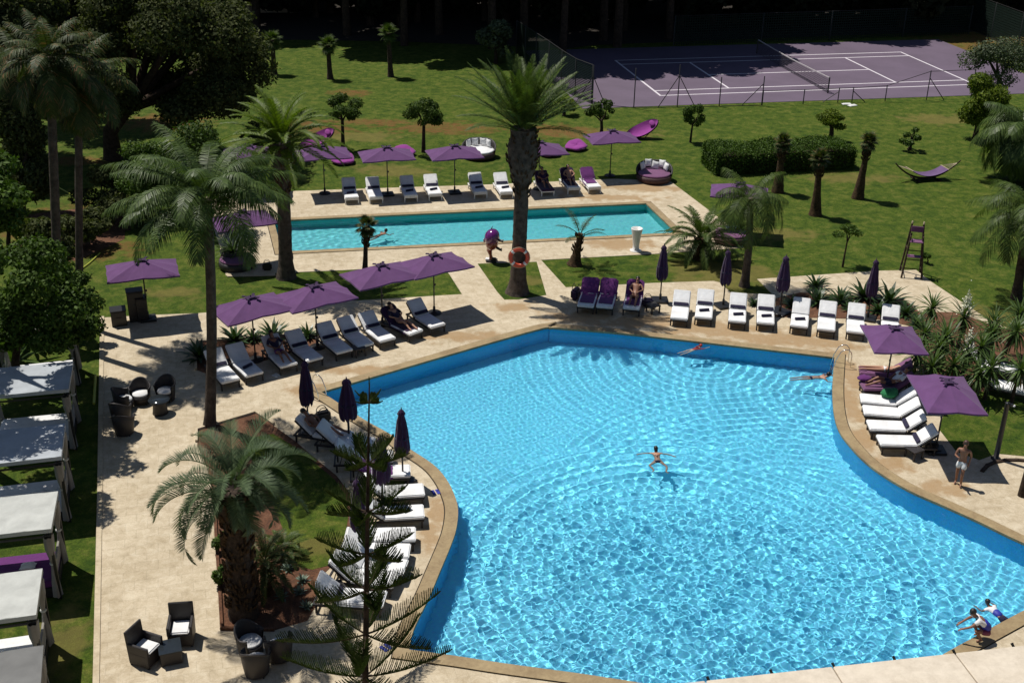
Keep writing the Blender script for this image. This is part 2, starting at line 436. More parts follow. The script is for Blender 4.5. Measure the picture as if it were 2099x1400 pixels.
class MB:
    def __init__(s): s.v = []; s.f = []; s.sm = []; s.T = Matrix.Identity(4)
    def add(s, vs, fs, smooth=False):
        n = len(s.v)
        s.v += [tuple(s.T @ Vector(p)) for p in vs]
        s.f += [tuple(i + n for i in f) for f in fs]; s.sm += [smooth] * len(fs)
    def box(s, c, d, bev=0.0, rot=None, seg=1):
        bm = bmesh.new(); bmesh.ops.create_cube(bm, size=1)
        for v in bm.verts: v.co = Vector((v.co.x * d[0], v.co.y * d[1], v.co.z * d[2]))
        if bev: bmesh.ops.bevel(bm, geom=list(bm.edges), offset=bev, segments=seg, affect='EDGES')
        bm.verts.index_update()
        Rm = rot if rot is not None else Matrix.Identity(3)
        s.add([tuple(Rm @ v.co + Vector(c)) for v in bm.verts], [tuple(v.index for v in f.verts) for f in bm.faces], False)
        bm.free()
    def tube(s, pts, rad, n=8, cap=True, smooth=True):
        pts = [Vector(p) for p in pts]
        if isinstance(rad, (int, float)): rad = [rad] * len(pts)
        vs = []; ref = Vector((0.137, 0.93, 0.31))
        for i, p in enumerate(pts):
            t = (pts[min(i + 1, len(pts) - 1)] - pts[max(i - 1, 0)]).normalized()
            a = t.cross(ref)
            if a.length < 0.05: a = t.cross(Vector((1, 0, 0)))
            a.normalize(); b = t.cross(a)
            for k in range(n):
                w = 2 * PI * k / n
                vs.append(tuple(p + (a * math.cos(w) + b * math.sin(w)) * rad[i]))
        fs = []
        for i in range(len(pts) - 1):
            for k in range(n):
                k2 = (k + 1) % n
                fs.append((i * n + k, i * n + k2, (i + 1) * n + k2, (i + 1) * n + k))
        s.add(vs, fs, smooth)
        if cap:
            s.add(vs[:n], [tuple(range(n))[::-1]]); s.add(vs[-n:], [tuple(range(n))])
    def lathe(s, prof, n=20, c=(0, 0, 0), smooth=True, sx=1.0, sy=1.0, fl=0.0, nf=8):
        vs = []
        for (r, z) in prof:
            for k in range(n):
                w = 2 * PI * k / n; rr = r * (1 + fl * math.cos(nf * w))
                vs.append((c[0] + rr * math.cos(w) * sx, c[1] + rr * math.sin(w) * sy, c[2] + z))
        fs = []
        for i in range(len(prof) - 1):
            for k in range(n):
                k2 = (k + 1) % n
                fs.append((i * n + k, i * n + k2, (i + 1) * n + k2, (i + 1) * n + k))
        s.add(vs, fs, smooth)
        if prof[0][0] > 1e-4: s.add(vs[:n], [tuple(range(n))[::-1]])
        if prof[-1][0] > 1e-4: s.add(vs[-n:], [tuple(range(n))])
    def ell(s, c, r, n=14, m=9, rot=None, lump=0.0, seed=0):
        rg = random.Random(seed); vs = []; Rm = rot if rot is not None else Matrix.Identity(3)
        for i in range(m + 1):
            ph = PI * i / m
            for k in range(n):
                w = 2 * PI * k / n; j = 1 + (rg.uniform(-lump, lump) if 0 < i < m else 0)
                vs.append(tuple(Rm @ Vector((r[0] * math.sin(ph) * math.cos(w) * j, r[1] * math.sin(ph) * math.sin(w) * j, r[2] * math.cos(ph) * j)) + Vector(c)))
        fs = [(i * n + k, (i + 1) * n + k, (i + 1) * n + (k + 1) % n, i * n + (k + 1) % n) for i in range(m) for k in range(n)]
        s.add(vs, fs, True)
    def prism(s, poly, z0, z1):
        n = len(poly)
        tri = tessellate_polygon([[Vector((p[0], p[1], 0)) for p in poly]])
        up = []
        for t in tri:
            a, b, c = (poly[i] for i in t)
            ar = (b[0] - a[0]) * (c[1] - a[1]) - (b[1] - a[1]) * (c[0] - a[0])
            up.append(t if ar > 0 else t[::-1])
        vs = [(p[0], p[1], z0) for p in poly] + [(p[0], p[1], z1) for p in poly]
        fs = [tuple(i + n for i in t) for t in up] + [t[::-1] for t in up]
        area = sum(poly[i][0] * poly[(i + 1) % n][1] - poly[(i + 1) % n][0] * poly[i][1] for i in range(n))
        for i in range(n):
            j = (i + 1) % n
            q = (i, j, j + n, i + n)
            fs.append(q if area > 0 else q[::-1])
        s.add(vs, fs)
    def mesh(s, name, mat):
        me = bpy.data.meshes.new(name)
        me.from_pydata(s.v, [], s.f); me.materials.append(mat)
        me.polygons.foreach_set('use_smooth', s.sm); me.update()
        return me

def rotm(axis, a): return Matrix.Rotation(a, 3, axis)

USED = {}
def setp(o, label=None, cat=None, group=None, kind=None):
    if label: o['label'] = label
    if cat: o['category'] = cat
    if group: o['group'] = group
    if kind: o['kind'] = kind

def parts_into(root, parts):
    for p in parts:
        nm, me = p[0], p[1]
        o = bpy.data.objects.new(nm, me); link(o, root)
        if len(p) > 3 and p[3]: o['label'] = p[3]
        if len(p) > 2 and p[2]: parts_into(o, p[2])

def thing(name, label, cat, loc, rz=0.0, parts=(), group=None, scale=1.0, sc3=None):
    loc = Vector(loc)
    o = bpy.data.objects.new(name, None); o.empty_display_size = 0.2
    link(o); o.location = loc; o.rotation_euler = (0, 0, rz); o.scale = sc3 or (scale,) * 3
    setp(o, label, cat, group)
    parts_into(o, parts)
    return o

def single(name, label, cat, me, loc=(0, 0, 0), rz=0.0, group=None, kind=None, scale=1.0):
    o = bpy.data.objects.new(name, me); link(o); o.location = Vector(loc); o.rotation_euler = (0, 0, rz); o.scale = (scale,) * 3
    setp(o, label, cat, group, kind)
    return o

def structure(name, me, label=None, loc=(0, 0, 0)):
    o = bpy.data.objects.new(name, me); link(o); o.location = loc; o['kind'] = 'structure'
    if label: o['label'] = label
    return o

def poly_area(p): return 0.5 * sum(p[i][0] * p[(i + 1) % len(p)][1] - p[(i + 1) % len(p)][0] * p[i][1] for i in range(len(p)))
def ccw(p): return list(p) if poly_area(p) > 0 else list(p)[::-1]

def offset_poly(p, d):
    """p ccw; positive d grows outward (mitred, clamped)"""
    n = len(p); out = []
    for i in range(n):
        a = Vector(p[i - 1]); b = Vector(p[i]); c = Vector(p[(i + 1) % n])
        e1 = (b - a).normalized(); e2 = (c - b).normalized()
        n1 = Vector((e1.y, -e1.x)); n2 = Vector((e2.y, -e2.x))
        mm = (n1 + n2); L = mm.length
        if L < 1e-3: mm = n1; L = 1
        mm = mm / L
        k = d / max(0.45, mm.dot(n1))
        out.append((b.x + mm.x * k, b.y + mm.y * k))
    return out

def smooth_poly(pts, step=4):
    """pts: (x,y,corner) -> catmull-rom between non-corner points"""
    n = len(pts); out = []
    for i in range(n):
        p0, p1, p2, p3 = pts[i - 1], pts[i], pts[(i + 1) % n], pts[(i + 2) % n]
        a = Vector(p1[:2]); b = Vector(p2[:2])
        m1 = (b - Vector(p0[:2])) * 0.5 if not p1[2] else (b - a)
        m2 = (Vector(p3[:2]) - a) * 0.5 if not p2[2] else (b - a)
        if p1[2] and p2[2]:
            out.append((a.x, a.y)); continue
        for k in range(step):
            t = k / step
            q = a * (2 * t ** 3 - 3 * t ** 2 + 1) + m1 * (t ** 3 - 2 * t ** 2 + t) + b * (-2 * t ** 3 + 3 * t ** 2) + m2 * (t ** 3 - t ** 2)
            out.append((q.x, q.y))
    return out

def sheet(name, outer, holes, z, mat, skirt=0.0):
    loops = [[Vector((x, y, 0)) for x, y in outer]] + [[Vector((x, y, 0)) for x, y in h] for h in holes]
    flat = [(p.x, p.y, z) for l in loops for p in l]
    fs = []
    for t in tessellate_polygon(loops):
        a, b, c = (flat[i] for i in t)
        ar = (b[0] - a[0]) * (c[1] - a[1]) - (b[1] - a[1]) * (c[0] - a[0])
        if abs(ar) > 1e-9: fs.append(tuple(t) if ar > 0 else tuple(t)[::-1])
    if skirt:
        n0 = len(outer); base = len(flat)
        flat += [(x, y, z - skirt) for x, y in outer]
        for i in range(n0):
            j = (i + 1) % n0
            fs.append((i, base + i, base + j, j))
    return mk_mesh(name, flat, fs, mat)

def ring(name, inner, outer, z, mat, drop_out=0.0, drop_in=0.0):
    n = len(inner)
    vs = [(x, y, z) for x, y in inner] + [(x, y, z) for x, y in outer] + [(x, y, z - drop_out) for x, y in outer] + [(x, y, z - drop_in) for x, y in inner]
    fs = []
    for i in range(n):
        j = (i + 1) % n
        fs.append((i, n + i, n + j, j))
        if drop_out: fs.append((n + i, 2 * n + i, 2 * n + j, n + j))
        if drop_in: fs.append((3 * n + i, i, j, 3 * n + j))
    return mk_mesh(name, vs, fs, mat)

def inside(px, py, poly):
    """numpy even-odd"""
    res = np.zeros(px.shape, bool)
    n = len(poly)
    for i in range(n):
        x1, y1 = poly[i]; x2, y2 = poly[(i + 1) % n]
        if y1 == y2: continue
        c = ((y1 > py) != (y2 > py)) & (px < (x2 - x1) * (py - y1) / (y2 - y1) + x1)
        res ^= c
    return res

# ------------------------------------------------------------------ foliage
def nrm(a): return a / np.maximum(1e-9, np.linalg.norm(a, axis=-1, keepdims=True))

def frond_quads(az, el, L, curl, nl, ll, lw, lift=0.35, droop=0.4, fwd=0.55, rg=None, start=0.12, rw=0.02, twist=0.0):
    M_ = 18
    t = np.linspace(0, 1, M_)
    ang = el - curl * t ** 1.25
    dx = np.cos(ang); dz = np.sin(ang)
    s = L / (M_ - 1)
    r = np.concatenate([[0], np.cumsum((dx[1:] + dx[:-1]) / 2 * s)]); z = np.concatenate([[0], np.cumsum((dz[1:] + dz[:-1]) / 2 * s)])
    h = np.array([math.cos(az), math.sin(az), 0.0]); sd = np.array([-math.sin(az), math.cos(az), 0.0]); zz = np.array([0, 0, 1.0])
    P = r[:, None] * h + z[:, None] * zz
    Tn = dx[:, None] * h + dz[:, None] * zz
    Q = []
    # rachis ribbon (two crossed strips)
    w = rw * (1 - 0.85 * t)[:, None]
    for wd_ in (sd, zz):
        a = P - w * wd_; b = P + w * wd_
        Q.append(np.stack([a[:-1], b[:-1], b[1:], a[1:]], 1).reshape(-1, 3))
    tl = np.linspace(start, 0.985, nl)
    for side in (-1, 1):
        tt = tl + (rg.uniform(-0.3, 0.3, nl) / nl)
        Pb = np.stack([np.interp(tt, t, P[:, k]) for k in range(3)], 1)
        Tb = nrm(np.stack([np.interp(tt, t, Tn[:, k]) for k in range(3)], 1))
        Nb = np.cross(Tb, sd) * -1
        Nb = np.where((Nb[:, 2:3] < 0), -Nb, Nb)
        prof = np.sin(np.clip(tt * 0.88 + 0.10, 0, 1) * PI) ** 0.65
        ln = ll * prof * rg.uniform(0.85, 1.1, nl)
        f = fwd + 0.9 * tt ** 3
        lf = lift + rg.uniform(-0.12, 0.12, nl) + twist * side
        D = nrm(Tb * f[:, None] + side * sd + Nb * lf[:, None])
        dr = droop * rg.uniform(0.7, 1.3, nl)
        mid = Pb + D * (ln * 0.5)[:, None] - zz * (ln * dr * 0.16)[:, None]
        tip = Pb + D * (ln * 0.97)[:, None] - zz * (ln * dr * 0.62)[:, None]
        wv = nrm(Tb - D * np.sum(Tb * D, 1, keepdims=True)) * (lw / 2)
        Q.append(np.stack([Pb - wv * 0.6, Pb + wv * 0.6, mid + wv, mid - wv], 1).reshape(-1, 3))
        Q.append(np.stack([mid - wv, mid + wv, tip + wv * 0.12, tip - wv * 0.12], 1).reshape(-1, 3))
    return np.concatenate(Q)

def palm_crown(seed, n=45, L=2.6, el=(1.35, -0.35), curl=(0.7, 1.4), nl=38, ll=0.5, lw=0.035, lift=0.3, droop=0.4, fwd=0.6, rbase=0.12, zspread=0.35, lvar=0.15, rw=0.022, asym=None):
    rg = np.random.default_rng(seed)
    Q = []
    for i in range(n):
        u = (i + 0.5) / n
        e = el[0] + (el[1] - el[0]) * u ** 0.9 + rg.uniform(-0.12, 0.12)
        az = i * 2.39996 + rg.uniform(-0.2, 0.2)
        ka = 1.0 if asym is None else 1 - asym[1] * max(0.0, math.cos(az - asym[0])) * min(1, u * 2.5)
        q = frond_quads(az, e, ka * L * rg.uniform(1 - lvar, 1 + lvar * 0.5) * (0.8 + 0.2 * min(1, u * 3)), curl[0] + (curl[1] - curl[0]) * rg.uniform(0, 1), nl, ll, lw, lift, droop, fwd, rg, rw=rw)
        q = q + np.array([math.cos(az) * rbase, math.sin(az) * rbase, zspread * (0.5 - u)])
        Q.append(q)
    return np.concatenate(Q)

def fan_crown(seed, n=26, pet=0.7, fr=0.55, el=(1.4, -1.3), nseg=22, lw=0.05):
    """fan palm leaves"""
    rg = np.random.default_rng(seed); Q = []
    zz = np.array([0, 0, 1.0])
    for i in range(n):
        u = (i + 0.5) / n; e = el[0] + (el[1] - el[0]) * u + rg.uniform(-.15, .15); az = i * 2.4 + rg.uniform(-.2, .2)
        h = np.array([math.cos(az), math.sin(az), 0]); sd = np.array([-math.sin(az), math.cos(az), 0])
        D = h * math.cos(e) + zz * math.sin(e); Nn = -h * math.sin(e) + zz * math.cos(e)
        P0 = D * 0.05; P1 = D * pet * rg.uniform(.8, 1.1)
        w = 0.015 * sd
        Q.append(np.stack([P0 - w, P0 + w, P1 + w, P1 - w]))
        for k in range(nseg):
            a = (k / (nseg - 1) - 0.5) * 4.4
            d = D * math.cos(a) + sd * math.sin(a)
            d2 = nrm((d - zz * 0.35)[None])[0]
            l = fr * (0.75 + 0.25 * math.cos(a)) * rg.uniform(.85, 1.1)
            m_ = P1 + d * l * .55; t_ = m_ + d2 * l * .45
            wv = np.cross(d, Nn) * lw / 2
            Q.append(np.stack([P1 - wv * .3, P1 + wv * .3, m_ + wv, m_ - wv])); Q.append(np.stack([m_ - wv, m_ + wv, t_ + wv * .1, t_ - wv * .1]))
    return np.concatenate(Q)

def leaf_cloud(seed, lumps, n, size, up=0.4, shell=0.5, aspect=0.55):
    rg = np.random.default_rng(seed)
    vol = np.array([l[3] * l[4] * l[5] for l in lumps]) ** 0.75
    idx = rg.choice(len(lumps), n, p=vol / vol.sum())
    Lm = np.array(lumps)[idx]
    d = nrm(rg.normal(size=(n, 3)))
    rr = shell + (1 - shell) * rg.uniform(0, 1, n) ** 0.6
    rr *= 1 + 0.10 * np.sin(d[:, 0] * 7 + Lm[:, 0] * 3) * np.cos(d[:, 1] * 6 + d[:, 2] * 8) + rg.normal(0, 0.05, n)
    P = Lm[:, :3] + d * Lm[:, 3:6] * rr[:, None]
    nn = nrm(d * 0.9 + rg.normal(size=(n, 3)) * 0.7 + np.array([0, 0, up]))
    a = nrm(np.cross(nn, rg.normal(size=(n, 3)))); b = np.cross(nn, a)
    s = (size * rg.uniform(0.6, 1.35, n))[:, None]
    V = np.stack([P - a * s, P - b * s * aspect + nn * s * 0.1, P + a * s, P + b * s * aspect + nn * s * 0.1], 1)
    return V.reshape(-1, 3)

def lump_set(seed, c, r, n, lr, flat=0.8):
    rg = random.Random(seed); out = []
    for i in range(n):
        a = rg.uniform(0, 2 * PI); u = rg.uniform(-0.75, 1); q = math.sqrt(max(0, 1 - u * u)) * rg.uniform(0.5, 0.95)
        k = rg.uniform(lr[0], lr[1])
        out.append((c[0] + r[0] * q * math.cos(a) * 0.85, c[1] + r[1] * q * math.sin(a) * 0.85, c[2] + r[2] * u * 0.75, k * r[0], k * r[1], k * r[2] * flat))
    return out

def sword_quads(seed, n=36, L=0.6, w=0.045, el=(1.45, -0.6), bend=0.5, wb=0.6):
    rg = np.random.default_rng(seed); Q = []; zz = np.array([0, 0, 1.0])
    for i in range(n):
        u = i / n; e = el[0] + (el[1] - el[0]) * u + rg.uniform(-.15, .15); az = i * 2.39996 + rg.uniform(-.3, .3)
        h = np.array([math.cos(az), math.sin(az), 0]); sd = np.array([-math.sin(az), math.cos(az), 0]) * w / 2
        l = L * rg.uniform(.75, 1.15); P = np.zeros(3); pts = [P]; ee = e
        for k in range(3):
            ee -= bend / 3 * rg.uniform(.6, 1.4); P = P + (h * math.cos(ee) + zz * math.sin(ee)) * l / 3; pts.append(P)
        ws = (wb, 1.0, 0.8, 0.06)
        for k in range(3):
            Q.append(np.stack([pts[k] - sd * ws[k], pts[k] + sd * ws[k], pts[k + 1] + sd * ws[k + 1], pts[k + 1] - sd * ws[k + 1]]))
    return np.concatenate(Q)

def trunk_tube(pts, rad, n=12, rough=0.08, seed=0, flare=None):
    mb = MB(); mb.tube(pts, rad, n)
    rg = random.Random(seed)
    base = Vector(pts[0])
    k = n
    out = []
    for i, v in enumerate(mb.v[:n * len(pts)]):
        c = Vector(pts[i // n]); d = Vector(v) - c
        out.append(tuple(c + d * (1 + rg.uniform(-rough, rough))))
    mb.v[:n * len(pts)] = out
    return mb
# ------------------------------------------------------------------ pools
PX = lambda l, z=0.0: [g2(x, y, z) for x, y in l]
main_px = [(657, 804, 1), (1079, 681.6, 0), (1133, 672, 1), (1250, 681, 0), (1400, 697, 0), (1712, 733, 1), (1708, 790, 0), (1709, 830, 0), (1714, 862, 0), (1724, 888, 0), (1742, 912, 0), (1768, 940, 0), (1804, 969, 0), (1864, 1005, 0),
           (1936, 1037, 0), (2007, 1069, 0), (2099, 1113, 0), (2240, 1170, 1), (2215, 1195, 1), (2099, 1253.6, 0), (1960, 1328.6, 1), (1800, 1420, 1), (1520, 1428, 0), (1200, 1384, 0), (1030, 1361, 0), (939, 1347, 0), (836, 1333, 1),
           (846, 1290, 0), (879, 1221, 0), (900, 1171, 0), (921, 1121, 0), (933, 1085, 0), (937, 1045, 0), (929, 1014, 0), (913, 983, 0), (886, 953, 0), (835, 919, 0), (803, 894, 0), (743, 860, 0)]
MAIN = ccw(smooth_poly([(*g2(x, y), c) for x, y, c in main_px], 4))
lap_px = [(560, 453), (1325, 417.5), (1388, 478), (577, 517)]
LAP = ccw(PX(lap_px))

def pool(poly, mat, depth, nm, adj, cop=0.36):
    o1 = offset_poly(poly, cop); o2 = offset_poly(poly, cop + 0.035); o3 = offset_poly(poly, cop + 0.14)
    n = len(poly)
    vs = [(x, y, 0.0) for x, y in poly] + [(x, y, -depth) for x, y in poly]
    fs = [(i, (i + 1) % n, n + (i + 1) % n, n + i) for i in range(n)]
    base = len(vs)
    vs += [(x, y, -depth) for x, y in poly]
    for t in tessellate_polygon([[Vector((x, y, 0)) for x, y in poly]]):
        a, b, c = (poly[i] for i in t)
        ar = (b[0] - a[0]) * (c[1] - a[1]) - (b[1] - a[1]) * (c[0] - a[0])
        fs.append(tuple(base + i for i in (t if ar > 0 else t[::-1])))
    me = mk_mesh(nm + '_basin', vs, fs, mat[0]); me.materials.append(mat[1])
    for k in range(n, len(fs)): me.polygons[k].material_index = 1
    b = structure(nm + '_basin', me, adj + ' tiled basin under the water')
    b.cycles.is_caustics_receiver = True
    structure(nm + '_coping', ring(nm + '_coping', offset_poly(poly, -0.03), o1, 0.022, M['coping'], 0.05, 0.08), 'brown stone coping round the ' + adj + ' water')
    structure(nm + '_slot', ring(nm + '_slot', offset_poly(poly, cop - .03), o3, -0.012, M['joint']), 'dark joint between coping and paving round the ' + adj + ' water')
    return o2

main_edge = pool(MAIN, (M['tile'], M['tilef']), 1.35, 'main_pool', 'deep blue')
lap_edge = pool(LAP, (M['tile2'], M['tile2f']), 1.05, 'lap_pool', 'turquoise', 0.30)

def water(poly, z, step, waves, rings, nm, label, mod=None):
    P = np.array(poly); x0, y0 = P.min(0) - 0.2; x1, y1 = P.max(0) + 0.2
    xs = np.arange(x0, x1, step); ys = np.arange(y0, y1, step)
    X, Y = np.meshgrid(xs, ys)
    Z = np.zeros_like(X)
    A = mod(X, Y) if mod else 1.0
    for (lam, ang, amp, ph) in waves:
        k = 2 * PI / lam
        Z += amp * np.sin(k * (X * math.cos(ang) + Y * math.sin(ang)) + ph + 0.9 * np.sin(0.7 * X + 0.5 * Y * math.sin(ang * 3) + ph * 2))
    Z *= A
    for (cx, cy, lam, amp, r0, fall) in rings:
        d = np.hypot(X - cx, Y - cy)
        Z += amp * np.sin(2 * PI * d / lam) * np.exp(-((d - r0) / fall) ** 2)
    idx = np.arange(X.size).reshape(X.shape)
    cx = (X[:-1, :-1] + X[1:, 1:]) / 2; cy = (Y[:-1, :-1] + Y[1:, 1:]) / 2
    ins = inside(cx, cy, offset_poly(poly, 0.12))
    F = np.stack([idx[:-1, :-1], idx[:-1, 1:], idx[1:, 1:], idx[1:, :-1]], -1)[ins]
    used, inv = np.unique(F.ravel(), return_inverse=True)
    V = np.stack([X.ravel()[used], Y.ravel()[used], z + Z.ravel()[used]], 1)
    o = structure(nm, mk_quads(nm, V, M['water'], True, inv.reshape(-1, 4)), label)
    o.cycles.is_caustics_caster = True
    return o

rg = np.random.default_rng(11)
wv = []
for i in range(80):
    lam = rg.uniform(0.12, 0.32)
    wv.append((lam, rg.uniform(0, 2 * PI), 0.00040 * lam / 0.27, rg.uniform(0, 6.28)))
for i in range(8):
    lam = rg.uniform(0.8, 1.8); wv.append((lam, rg.uniform(0, 2 * PI), 0.0009, rg.uniform(0, 6.28)))
sw = G(1345, 935); sa = G(1427, 706); sb = G(1700, 775); kd = G(2010, 1270); c3 = G(1560, 1010); c4 = G(1330, 1400)
rings = []
def addrings(p, lam, amp, rmax, stepr):
    r = 0.6; 
    while r < rmax:
        rings.append((p.x, p.y, lam, amp * (1 - 0.6 * r / rmax), r, stepr * 0.62)); r += stepr * 1.25
addrings(sa, 0.40, 0.0046, 7.5, 0.75)
addrings(sb, 0.40, 0.0044, 7.5, 0.65)
addrings(sw, 0.45, 0.0044, 4.0, 0.7)
c5 = G(1385, 1130); r5 = (sw - c5).length + 0.3
for r_, a_ in ((r5, .0062), (r5 + .75, .0042), (r5 + 1.7, .0028), (r5 - 1.1, .0036), (r5 - 2.3, .0032), (r5 - 3.5, .0032)): rings.append((c5.x + .15 * (r_ % 1), c5.y, 0.34 + 0.03 * (r_ % 2), a_, r_, 0.5))
c6 = G(1640, 1010)
for r_, a_ in ((3.0, .003), (4.2, .003), (5.6, .0034), (6.8, .003), (8.2, .0026)): rings.append((c6.x, c6.y, 0.37, a_, r_, 0.6))
rings.append((sw.x + 0.3, sw.y - 5.5, 0.5, 0.0050, 6.6, 0.6))
rings.append((sw.x, sw.y - 2.2, 0.4, 0.0042, 2.6, 0.4))
addrings(kd, 0.45, 0.0034, 5.5, 0.9)
def modf(X, Y):
    t = np.clip((sw.y + 0.5 - Y) / 3.0, 0, 1)
    d = np.hypot((X - sw.x) / 7.5, (Y - (sw.y - 6.5)) / 7.5)
    return 0.40 + 0.95 * t * np.clip(1.45 - d, 0, 1) - 0.25 * np.clip(1 - np.hypot((X - kd.x) / 3.5, (Y - kd.y) / 3), 0, 1)
water(MAIN, -0.10, 0.03, wv, rings, 'pool_water', 'rippling clear water of the large blue pool', modf)
wv2 = [(rg.uniform(.3, .8), rg.uniform(0, 6.28), 0.0005, rg.uniform(0, 6.28)) for i in range(30)]
s2 = G(795, 490); r2 = []
for r in (0.5, 1.1, 1.7, 2.4): r2.append((s2.x, s2.y, 0.38, 0.0035 * (1 - r / 4), r, 0.45))
s3 = G(640, 480)
def mod2(X, Y): return 0.6 + 1.3 * np.clip(1.3 - np.hypot(X - s3.x, Y - s3.y) / 4.5, 0, 1)
water(LAP, -0.10, 0.055, wv2, r2, 'lap_pool_water', 'clear turquoise water of the long lap pool', mod2)

# ------------------------------------------------------------------ ground
lawn_outer = [(-190, -4), (230, -4), (230, 300), (-190, 300)]
structure('lawn', sheet('lawn', lawn_outer, [offset_poly(MAIN, 0.2), offset_poly(LAP, 0.2)], -0.02, M['grass']), 'green lawn with dry and bare patches')

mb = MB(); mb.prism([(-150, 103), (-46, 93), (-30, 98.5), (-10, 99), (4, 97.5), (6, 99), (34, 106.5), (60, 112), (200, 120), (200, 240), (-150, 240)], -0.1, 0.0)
structure('woodland_floor', mb.mesh('woodland_floor', M['litter']), 'leaf litter under the wood, coloured near black as tree shade')
deck_px = [(197, 1400), (201, 1200), (205, 1000), (207, 820), (210, 651), (299, 646), (405, 642), (560, 630), (700, 618), (947, 603), (921, 562), (905, 545), (811, 548), (700, 554), (537, 561), (463, 565), (450, 504), (415, 398), (631, 391), (700, 388.6),
           (1000, 378.6), (1258, 367), (1373, 371), (1425, 410), (1490, 459), (1525, 508), (1340, 520.6), (1109, 533), (1160, 589), (1340, 580), (1463, 576), (1475, 579), (1500, 601), (1583, 602.6), (1552, 572), (1639, 566), (1804, 555), (1878, 553.5),
           (1908, 577), (1973, 620), (2019, 650), (2099, 690), (2300, 800)]
deck = PX(deck_px) + [(40, 18), (24, 6), (-9, 6)]
MM = [p for p in main_edge]
structure('pool_deck', sheet('pool_deck', deck, [main_edge, lap_edge], 0.0, M['paving'], 0.05), 'pale stone paving round the two pools')

def patch(name, px, z, mat, label, th=0.03, pts=None):
    mb = MB(); mb.prism(pts or PX(px), z - th, z)
    return structure(name, mb.mesh(name, mat), label)

patch('lawn_patch', [(979, 541), (1100, 537), (1120, 605), (1063, 614), (1034, 614.5), (1019, 598)], 0.008, M['grass'], 'small lawn wedge round the foot of the thick palm')
patch('lawn_patch', [(1950, 800), (2000, 784), (2200, 800), (2200, 940), (2099, 935), (2045, 930), (2032, 934), (2007, 943), (1960, 925), (1925, 880)], 0.008, M['grass'], 'lawn corner behind the yuccas at the right edge')
# island bed left of the pool
isl = [(403, 882), (524, 846), (560, 872), (606, 905), (640, 935), (690, 975), (716, 1010), (724, 1060), (716, 1110), (690, 1150), (655, 1185), (648, 1240), (630, 1272), (560, 1292), (455, 1290), (450, 1200), (443, 1100), (441, 1040), (425, 960), (405, 915)]
patch('soil_bed', isl, 0.012, M['soil'], 'red brown soil bed under the silver palm')
ilawn = [(560, 890), (606, 918), (640, 945), (685, 983), (708, 1015), (714, 1060), (706, 1105), (672, 1160), (640, 1168), (606, 1160), (590, 1110), (570, 1060), (548, 1005), (515, 940), (500, 900)]
patch('lawn_island', ilawn, 0.02, M['grass'], 'curved lawn beside the loungers left of the pool')
patch('soil_bed', [(399, 702), (450, 700), (520, 694), (610, 688), (652, 686), (648, 706), (600, 722), (500, 752), (420, 765), (402, 758)], 0.012, M['soil'], 'planted soil bed behind the left row of loungers')
patch('soil_bed', [(1590, 612), (1640, 600), (1740, 606), (1850, 612), (1885, 640), (1960, 640), (2030, 665), (2120, 690), (2120, 760), (2040, 800), (1950, 812), (1905, 790), (1870, 700), (1862, 668), (1800, 655), (1590, 650)], 0.012, M['soil'], 'planted bed behind the white loungers and under the yuccas')
patch('soil_bed', [(60, 440), (180, 425), (260, 440), (255, 490), (190, 520), (80, 560), (30, 530)], -0.008, M['soil'], 'bare red soil among the bushes at far left')

def kerb(px, label, w=0.09, h=0.09, mat=None, z=0.0, name='kerb_or_shadow_strip'):
    pts = [Vector(g2(x, y)) for x, y in px]; mb = MB()
    for a, b in zip(pts[:-1], pts[1:]):
        d = (b - a); L = d.length; c = (a + b) / 2
        mb.box((c.x, c.y, z + h / 2), (L + w * 0.96, w, h + random.uniform(0, .004)), 0.008, rotm('Z', math.atan2(d.y, d.x)))
    structure(name, mb.mesh(name, mat or M['kerb']), label)
kerb([(403, 905), (403, 882), (524, 846), (560, 870)], 'low kerb at the top of the island bed')
kerb([(441, 1040), (443, 1100), (450, 1200), (455, 1290), (560, 1292)], 'low kerb along the path side of the island bed', mat=M['soil'])
kerb([(402, 758), (399, 702), (652, 686)], 'low kerb round the bed behind the left loungers')
kerb([(209.5, 651), (207, 820), (205, 1000), (201, 1200), (197, 1400)], 'edge stones of the path beside the cabana lawn', 0.16, 0.03)
kerb([(2014, 966), (2024, 955), (2040, 948), (2062, 944), (2085, 944), (2110, 946), (2140, 950)], 'dark curved strip standing in for a shadow on the paving at right', 0.13, 0.06, M['bark'])  # raised dark strip modelled in place of an arc shaped cast shadow

# ------------------------------------------------------------------ tennis court
CT = Vector((9.83, 82.73, 0)); CA = 0.21544
def ct(X, Y, z=0.0):
    return Vector((CT.x + X * math.cos(CA) - Y * math.sin(CA), CT.y + X * math.sin(CA) + Y * math.cos(CA), z))
def cpoly(l): return [(ct(x, y).x, ct(x, y).y) for x, y in l]
mb = MB(); mb.prism(cpoly([(-6.2, -2.6), (29.5, -3.0), (29.5, 15.3), (-6.2, 15.3)]), -0.05, 0.0)
structure('tennis_court', mb.mesh('tennis_court', M['court']), 'dull purple tennis court surface')
mb = MB()
def cl(x0, y0, x1, y1, w=0.075):
    if x0 == x1: q = [(x0 - w, y0), (x0 + w, y0), (x0 + w, y1), (x0 - w, y1)]
    else: q = [(x0, y0 - w), (x1, y0 - w), (x1, y0 + w), (x0, y0 + w)]
    vs = [tuple(ct(a, b, 0.004)) for a, b in q]
    mb.add(vs, [(0, 1, 2, 3)])
for y in (0, 1.37, 9.6, 10.97): cl(0.08, y, 23.69, y)
for x in (0, 23.77): cl(x, -0.07, x, 11.04)
for x in (5.485, 18.285): cl(x, 1.45, x, 9.52)
cl(5.57, 5.485, 18.2, 5.485)
structure('court_lines', mb.mesh('court_lines', M['line']), 'white lines painted on the tennis court')

